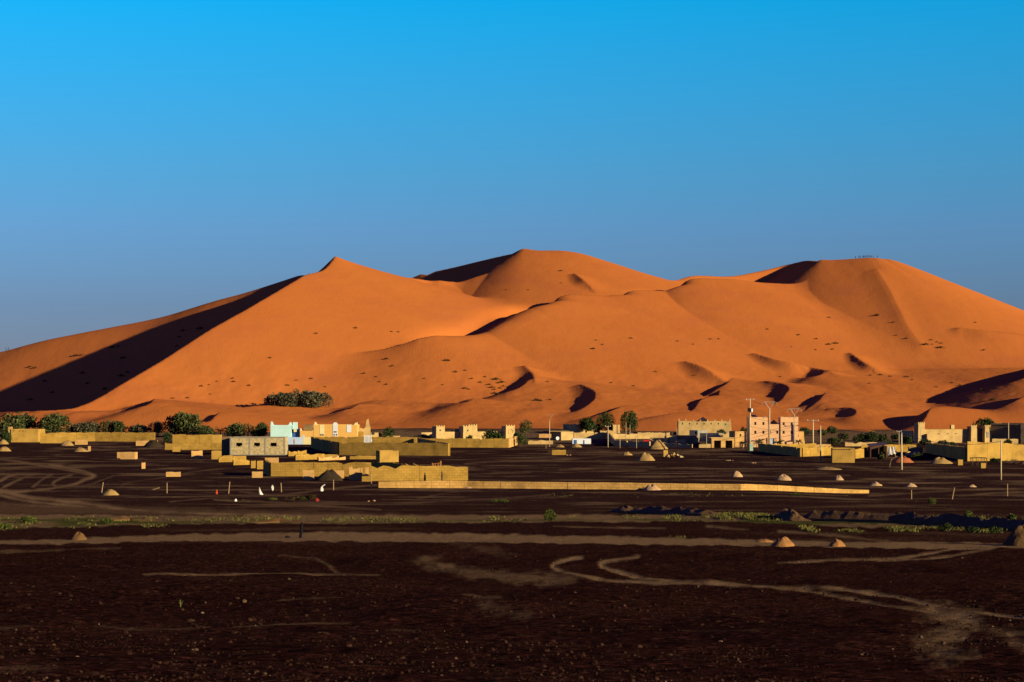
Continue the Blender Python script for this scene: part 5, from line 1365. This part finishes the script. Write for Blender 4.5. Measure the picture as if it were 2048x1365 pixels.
# ------------------------------------------------------------------ people
def person(label, loc, hgt, yaw, cloth, pose='stand', group=None, robe=False):
    root = empty('person', loc, yaw, label, 'person', group); s = hgt / 1.72
    st = .22 if pose == 'walk' else .07
    J = [(0, 0, .95, .15, .12), (0, 0, 1.15, .15, .11), (0, 0, 1.36, .18, .11), (0, -.01, 1.47, .06, .06), (0, -.02, 1.53, .055, .055),
         (.17, 0, 1.39, .07, .06), (.22, .03, 1.12, .05, .05), (.21, -.06, .88, .038, .038), (.21, -.10, .78, .04, .025),
         (-.17, 0, 1.39, .07, .06), (-.22, .02, 1.12, .05, .05), (-.20, -.10, .90, .038, .038), (-.20, -.15, .80, .04, .025),
         (.09, 0, .88, .095, .095), (.10, -st * .5, .48, .065, .065), (.10, -st * .6 + .04, .09, .045, .045), (.10, -st - .12, .03, .04, .03),
         (-.09, 0, .88, .095, .095), (-.10, st * .3, .48, .065, .065), (-.10, st + .03, .09, .045, .045), (-.10, st - .11, .03, .04, .03)]
    E = [(0, 1), (1, 2), (2, 3), (3, 4), (2, 5), (5, 6), (6, 7), (7, 8), (2, 9), (9, 10), (10, 11), (11, 12), (0, 13), (13, 14), (14, 15), (15, 16), (0, 17), (17, 18), (18, 19), (19, 20)]
    me = bpy.data.meshes.new('body'); me.from_pydata([(a * s, b * s, c * s) for a, b, c, _, _ in J], E, []); me.update(); me.materials.append(cloth)
    o = bpy.data.objects.new('body', me); COL.objects.link(o); o.parent = root
    md = o.modifiers.new('skin', 'SKIN'); 
    for i, j in enumerate(J):
        me.skin_vertices[0].data[i].radius = (j[3] * s, j[4] * s); me.skin_vertices[0].data[i].use_root = (i == 0)
    o.modifiers.new('smooth', 'SUBSURF').levels = 1; o.modifiers['smooth'].render_levels = 1
    hd = bmesh.new(); bmesh.ops.create_uvsphere(hd, u_segments=10, v_segments=8, radius=.105 * s)
    for q in hd.verts: q.co.z *= 1.22; q.co += Vector((0, -.03 * s, 1.63 * s))
    hm = bpy.data.meshes.new('head'); hd.to_mesh(hm); hd.free(); hm.materials.append(M_skin)
    ho_ = bpy.data.objects.new('head', hm); COL.objects.link(ho_); ho_.parent = root
    cv = bmesh.new(); bmesh.ops.create_uvsphere(cv, u_segments=10, v_segments=8, radius=.122 * s)
    for q in cv.verts: q.co.z = q.co.z * 1.15 if q.co.z > -.02 else q.co.z * .5; q.co += Vector((0, .0, 1.66 * s))
    cm = bpy.data.meshes.new('headscarf'); cv.to_mesh(cm); cv.free(); cm.materials.append(cloth)
    co_ = bpy.data.objects.new('headscarf', cm); COL.objects.link(co_); co_.parent = root
    if robe:
        pr = [(.30, .04), (.28, .4), (.24, .9), (.22, 1.25), (.20, 1.40), (.09, 1.50)]; v = []; f = []
        for i, (r_, z_) in enumerate(pr):
            for k_ in range(14):
                a = 2 * math.pi * k_ / 14; rr = r_ * (1 + .06 * math.sin(5 * a)); v.append((rr * math.cos(a) * s, rr * .72 * math.sin(a) * s, z_ * s))
        for i in range(len(pr) - 1):
            for k_ in range(14): a = i * 14 + k_; b_ = i * 14 + (k_ + 1) % 14; f.append((a, b_, b_ + 14, a + 14))
        mesh_obj('robe', v, f, cloth, root, True)
    return root
M_djel = flat_mat('brown wool robe', (.05, .025, .018), .95, .03); M_navy = flat_mat('dark blue cloth', (.03, .03, .05), .9, .05); M_rose = flat_mat('red brown cloth', (.25, .05, .03), .9, .05)
p1_ = on_ground(850.5, 964); p2_ = on_ground(884, 963)
g1 = on_ground(850, 967); g2 = on_ground(884, 966.5)
person('person in a long brown robe walking before the brick wall', (g1.x, g1.y, g1.z), 1.62, R(-70), M_djel, 'stand', robe=True)
person('taller person in dark trousers and jacket before the brick wall', (g2.x, g2.y, g2.z), 1.78, R(-80), M_navy, 'walk')
a1 = on_ground(588, 891)
person('person in red and black before the white yard wall', (a1.x, a1.y, a1.z), 1.75, R(60), M_rose, 'walk')
def crest(px):
    ys = np.arange(900, 1320, 1.0); x = (px - 1024) / FPX * ys; z = surf_h(x, ys); i = int(np.argmax((z - CAM_Z) / ys)); return Vector((x[i], ys[i], z[i] - .05))
for i, px in enumerate((1711, 1718, 1720.6, 1725.7, 1727.6, 1730, 1732.5, 1735, 1737.7, 1740.3, 1743.3, 1746.5, 1754.4)):
    person('person in dark clothes standing in the row along the dune crest', crest(px), random.uniform(1.55, 1.85), random.uniform(0, 6), random.choice([M_black, M_navy, M_djel]), group='people on the dune crest')
for px in (12, 16.5): person('one of two people walking down the dune ridge at the left edge', crest(px), 1.75, R(80), M_black, 'walk', group='pair on the left ridge')
camels = None

# ------------------------------------------------------------------ plants on dunes and plain
M_stem = flat_mat('pale green stem', (.16, .17, .05), .9, .05)
def tuft_mesh(name, mat, n, r, hgt, seed):
    rng = np.random.default_rng(seed)
    P = np.stack([rng.normal(0, r * .45, n), rng.normal(0, r * .45, n), rng.uniform(0, hgt * .75, n)], 1)
    P[:, 2] *= np.clip(1 - np.hypot(P[:, 0], P[:, 1]) / (r * 1.3), .1, 1)
    v, f, t = leaf_cloud(P, hgt * .55, seed, up=1.4, aspect=.4)
    me = bpy.data.meshes.new(name); fill_mesh(me, v, f, False)
    at = me.attributes.new('tone', 'FLOAT', 'POINT'); at.data.foreach_set('value', t.astype(np.float32)); me.materials.append(mat); return me
M_dry = foliage('dry dune grass', (.13, .060, .016), (.22, .11, .035)); M_dkt = foliage('dark dune shrub', (.06, .038, .012), (.11, .07, .025))
TM = [tuft_mesh('dune_tuft', M_dry, 60, 1.5, 1.2, i) for i in range(3)] + [tuft_mesh('dune_tuft', M_dkt, 90, 2.2, 1.5, 9 + i) for i in range(2)]
TF = [(60, 736, 1, 1), (70, 737, 1, 1), (152, 713, 1, 1.2), (163, 712, 1, 1), (225, 696, 1, 1.3), (236, 695, 0, 1.2), (83, 752, 0, .8), (402, 659, 1, 1.6), (366, 663, 1, 1), (358, 676, 1, 1.1), (354, 694, 1, .9), (248, 717, 1, 1.4), (166, 748, 1, 1.2), (174, 769, 1, 1.2), (243, 754, 1, 1.4), (256, 746, 1, 1), (105, 786, 1, 1), (60, 801, 1, 1.4), (90, 764, 1, 1), (210, 780, 1, 1.2),
      (540, 717, 0, 1), (632, 669, 0, 1.1), (711, 658, 0, 1.2), (783, 665, 0, .9), (797, 665, 0, .9), (465, 758, 0, .9), (467, 765, 0, 1), (498, 773, 0, 1), (434, 765, 0, .7), (418, 772, 0, .7), (402, 775, 0, 1), (575, 773, 0, 1.1), (592, 762, 0, .8), (622, 759, 0, 1), (650, 775, 0, .7), (345, 799, 0, .9), (375, 798, 0, .9), (420, 790, 0, .7),
      (772, 720, 1, .9), (785, 734, 0, 1.1), (728, 748, 0, 1), (752, 755, 0, .8), (759, 765, 0, .8), (773, 771, 0, 1), (893, 723, 1, 1.1), (911, 746, 0, 1.2), (930, 742, 0, .9), (943, 759, 0, 1), (960, 766, 0, 1), (970, 755, 0, .9), (978, 771, 0, 1.2), (984, 777, 1, 1), (992, 761, 1, 1.2), (996, 768, 0, 1), (1003, 766, 1, 1), (989, 781, 0, 1), (1000, 778, 0, 1), (929, 779, 1, .9), (938, 781, 0, .8), (990, 788, 1, 1.1), (998, 790, 0, .9), (1007, 774, 0, 1), (885, 771, 0, .7), (848, 759, 0, .7),
      (1121, 543, 1, .9), (1122, 567, 0, .8), (1012, 580, 0, .8), (1056, 581, 0, .8), (1186, 699, 1, .9), (1205, 690, 0, .8), (1192, 682, 0, .8), (1262, 678, 0, 1.1), (1355, 684, 0, .9), (1386, 690, 0, .8), (1420, 680, 0, 1), (1437, 679, 0, .9), (1535, 660, 0, 1), (1597, 671, 0, 1.2), (1632, 679, 0, 1.1), (1657, 636, 1, .8), (1753, 632, 1, 1.3), (1786, 646, 0, 1.2), (1657, 690, 1, 1), (1670, 688, 1, 1.2), (1664, 700, 0, 1), (1631, 701, 0, .8), (1583, 695, 0, .7), (1793, 672, 0, .9), (1812, 678, 1, .8), (1851, 690, 1, 1.3), (1862, 681, 0, 1), (1874, 686, 0, .9), (1882, 688, 0, 1), (1880, 697, 1, 1.3), (1864, 690, 0, .8), (1967, 702, 0, 1.2), (1950, 646, 0, .9),
      (1389, 752, 0, .7), (1448, 770, 0, .8), (1560, 755, 0, .8), (1596, 761, 0, .9), (1610, 762, 0, .8), (1740, 752, 0, 1), (1761, 751, 1, 1), (1780, 754, 0, 1), (1811, 755, 1, 1), (1824, 761, 0, .9), (1738, 768, 0, .8), (1903, 767, 0, 1), (1920, 773, 0, 1.3), (1963, 781, 1, .9), (1954, 791, 0, 1), (1985, 801, 1, 1), (1872, 775, 0, .9), (1073, 802, 1, 1.1), (1082, 803, 0, 1), (1100, 801, 0, .9), (1095, 765, 0, .8), (1222, 767, 0, .8), (1267, 773, 0, .8), (1312, 745, 0, 1)]
for i, (px, py, dk, sc) in enumerate(TF):
    d_ = on_dune(px, py); x_ = (px - 1024) / FPX * d_
    o = bpy.data.objects.new('dune_tuft', TM[3 + i % 2] if dk else TM[i % 3]); COL.objects.link(o)
    o.location = (x_, d_, float(surf_h(np.float64(x_), np.float64(d_))) - .1); o.rotation_euler = (0, 0, i * 1.7); o.scale = (sc * .66, sc * .66, sc * .62)
    where = 'in the shaded flank of the left dune' if px < 420 and dk else 'on the ridge left of the shaded flank' if px < 240 else 'on the left dune face above the tamarisk clump' if px < 690 else 'on the middle face between the two great dunes' if px < 860 else 'in the tuft cluster above the four-towered kasbah' if px < 1020 and py > 700 else 'high on the middle peak' if px < 1140 and py < 600 else 'low on the apron behind the village' if py > 740 else 'at the centre of the right dune face' if px < 1560 else 'on the right dune face below the summit people' if px < 1840 else 'on the slope at the right edge'
    tag(o, ('dark low shrub tuft ' if dk else 'pale dry grass tuft ') + where, 'tuft', ('dark tufts ' if dk else 'dry tufts ') + where)
for lb, px, py, w_, h_, m_ in (('round green shrub at the centre of the dry wadi', 1101, 1042, 28, 24, M_leafb), ('green shrub alone on the plain below the stakes', 1864, 1009, 20, 15, M_leafb), ('yellow scrub before the red bundle', 610, 1000, 16, 6, M_leafb), ('dark dry shrub beside the red bundle', 622, 1000, 22, 12, M_dkt),
                               ('yellow-green scrub below the white rags, left', 548, 1001, 18, 6, M_leafb), ('small yellow scrub under the boundary wall', 1593, 991, 16, 8, M_leafb), ('flat yellow scrub patch in the middle plain', 1000, 1004, 34, 4, M_leafb), 
                               ('tall green shrub on the wadi bank, right', 1935, 1038, 20, 20, M_leafb), ('green shrub on the wadi bank near the right edge', 2020, 1042, 22, 16, M_leafb), ('dark green shrub below the eroded bank', 1895, 1064, 28, 18, M_leafd), ('dark green shrub below the eroded bank, second', 1945, 1066, 26, 14, M_leafd), ('dark green shrub below the eroded bank, near the brown pile', 1990, 1066, 24, 16, M_leafd), ('grass clump on the edge of the far left wadi', 55, 1046, 40, 14, M_leafb), ('green clump at the left edge of the wadi', 8, 1062, 36, 16, M_leafb), ('green clump on the wadi bank left of centre', 210, 1048, 30, 12, M_leafb)):
    tree(lb, px, py, w_, h_, m_, name='shrub', cat='shrub', trunk=.02, n=420, lobes=5, size=max(.10, w_ * on_ground(px, py).y / FPX * .07))

_p = on_ground(361, 1205); _k = _p.y / FPX; _r = empty('grass_tuft', _p, 0, 'tuft of thin pale green stems alone in the near gravel', 'tuft')
for i in range(16):
    a = random.uniform(0, 6.3); l = random.uniform(8, 17) * _k; q = random.uniform(.15, .5)
    MB().tube([(0, 0, 0), (math.cos(a) * l * q * .4, math.sin(a) * l * q * .4, l * .6), (math.cos(a) * l * q, math.sin(a) * l * q, l)], [.006, .005, .002], 3).build('stem', M_stem, _r)
# grass and scrub of the wadi: nobody could count it
rng = np.random.default_rng(5); PP = []; SZ = []
for xa, xb, ya, yb, n_, s_ in ((-200, 330, 1034, 1058, 800, .18), (330, 1100, 1036, 1046, 900, .18), (1100, 1560, 1034, 1044, 900, .20), (1440, 1565, 1031, 1040, 1500, .24), (1600, 2200, 1056, 1066, 2200, .20), (1760, 2200, 1036, 1044, 700, .24), (1050, 1750, 987, 996, 260, .16), (480, 660, 995, 1004, 160, .16), (1350, 1500, 1075, 1080, 160, .12), (1200, 2040, 900, 935, 200, .12)):
    px = rng.uniform(xa, xb, n_); py = rng.uniform(ya, yb, n_); cl = fbm(px / 45, py / 8, 3) > .10
    for a, b_ in zip(px[cl], py[cl]):
        q = on_ground(a, b_); m_ = rng.integers(3, 7)
        for _ in range(m_): PP.append((q.x + rng.normal(0, .22), q.y + rng.normal(0, .5), q.z + .02)); SZ.append(s_)
PP = np.array(PP); v, f, t = leaf_cloud(PP, 1.0, 3, up=1.6, aspect=.35)
v = (v.reshape(-1, 4, 3) - PP[:, None, :]) * np.array(SZ)[:, None, None] + PP[:, None, :]
M_scrub = foliage('olive scrub grass', (.11, .10, .025), (.22, .19, .05))
gr = cloud_obj('grass', v.reshape(-1, 3), f, t, M_scrub); tag(gr, 'green scrub grass along the dry wadi', None, None, 'stuff')

# gravel and stones of the near plain
rng = np.random.default_rng(9)
def pebbles(n, y0, y1, smin, smax, pw):
    px = rng.uniform(-120, 2170, n); py = y0 + (y1 - y0) * rng.random(n) ** pw
    ys = np.interp(py, _py_of[::-1], _ys[::-1]); x = (px - 1024) / FPX * ys
    s = (smin + (smax - smin) * rng.random(n) ** 4) * ys / FPX
    return np.stack([x, ys, ground_h(x, ys)], 1), s
def stones(cs, U, F, jit):
    C_, S_ = cs; n_ = len(C_); m = len(U)
    vv = U[None] * rng.uniform(1 - jit, 1 + jit, (n_, m, 1)) * S_[:, None, None] * np.stack([rng.uniform(.8, 1.3, n_), rng.uniform(.7, 1.0, n_), rng.uniform(.45, .8, n_)], 1)[:, None, :]
    an = rng.uniform(0, 6.3, n_); ca, sa = np.cos(an)[:, None], np.sin(an)[:, None]
    vv = np.stack([vv[:, :, 0] * ca - vv[:, :, 1] * sa, vv[:, :, 0] * sa + vv[:, :, 1] * ca, vv[:, :, 2]], -1) + C_[:, None, :] + np.array([0, 0, .2]) * S_[:, None, None]
    return vv.reshape(-1, 3), (F[None] + m * np.arange(n_)[:, None, None]).reshape(-1, 3), np.repeat(rng.random(n_), m)
bm_ = bmesh.new(); bmesh.ops.create_icosphere(bm_, subdivisions=1, radius=1.0); bm_.verts.ensure_lookup_table()
UI = np.array([v.co[:] for v in bm_.verts]); FI = np.array([[v.index for v in q.verts] for q in bm_.faces]); bm_.free()
UO = np.array([(1, 0, 0), (0, 1, 0), (-1, 0, 0), (0, -1, 0), (0, 0, 1), (0, 0, -1)], float)
FO = np.array([(0, 1, 4), (1, 2, 4), (2, 3, 4), (3, 0, 4), (1, 0, 5), (2, 1, 5), (3, 2, 5), (0, 3, 5)])
parts_ = [stones(pebbles(40000, 1100, 1385, .6, 2.4, .8), UO, FO, .3), stones(pebbles(6000, 1150, 1385, 1.4, 6.5, .5), UI, FI, .28), stones(pebbles(3500, 905, 1100, .5, 1.5, 1.0), UO, FO, .3)]
off = 0; vv = []; ff = []; tn = []
for a_, b_, c_ in parts_: vv.append(a_); ff.append(b_ + off); tn.append(c_); off += len(a_)
vv = np.concatenate(vv); ff = np.concatenate(ff); tn = np.concatenate(tn)
M_peb, nt, bs = new_mat('gravel stones', .0)
nt.links.new(ramp(nt, attr(nt, 'tone').outputs['Fac'], [(0, (.014, .006, .0045)), (.75, (.040, .017, .012)), (.96, (.062, .032, .020)), (.99, (.12, .07, .04)), (1, (.30, .20, .13))]), bs.inputs['Base Color'])
gv = cloud_obj('gravel', vv, ff, tn, M_peb); tag(gv, 'dark gravel stones scattered over the near plain', None, None, 'stuff')
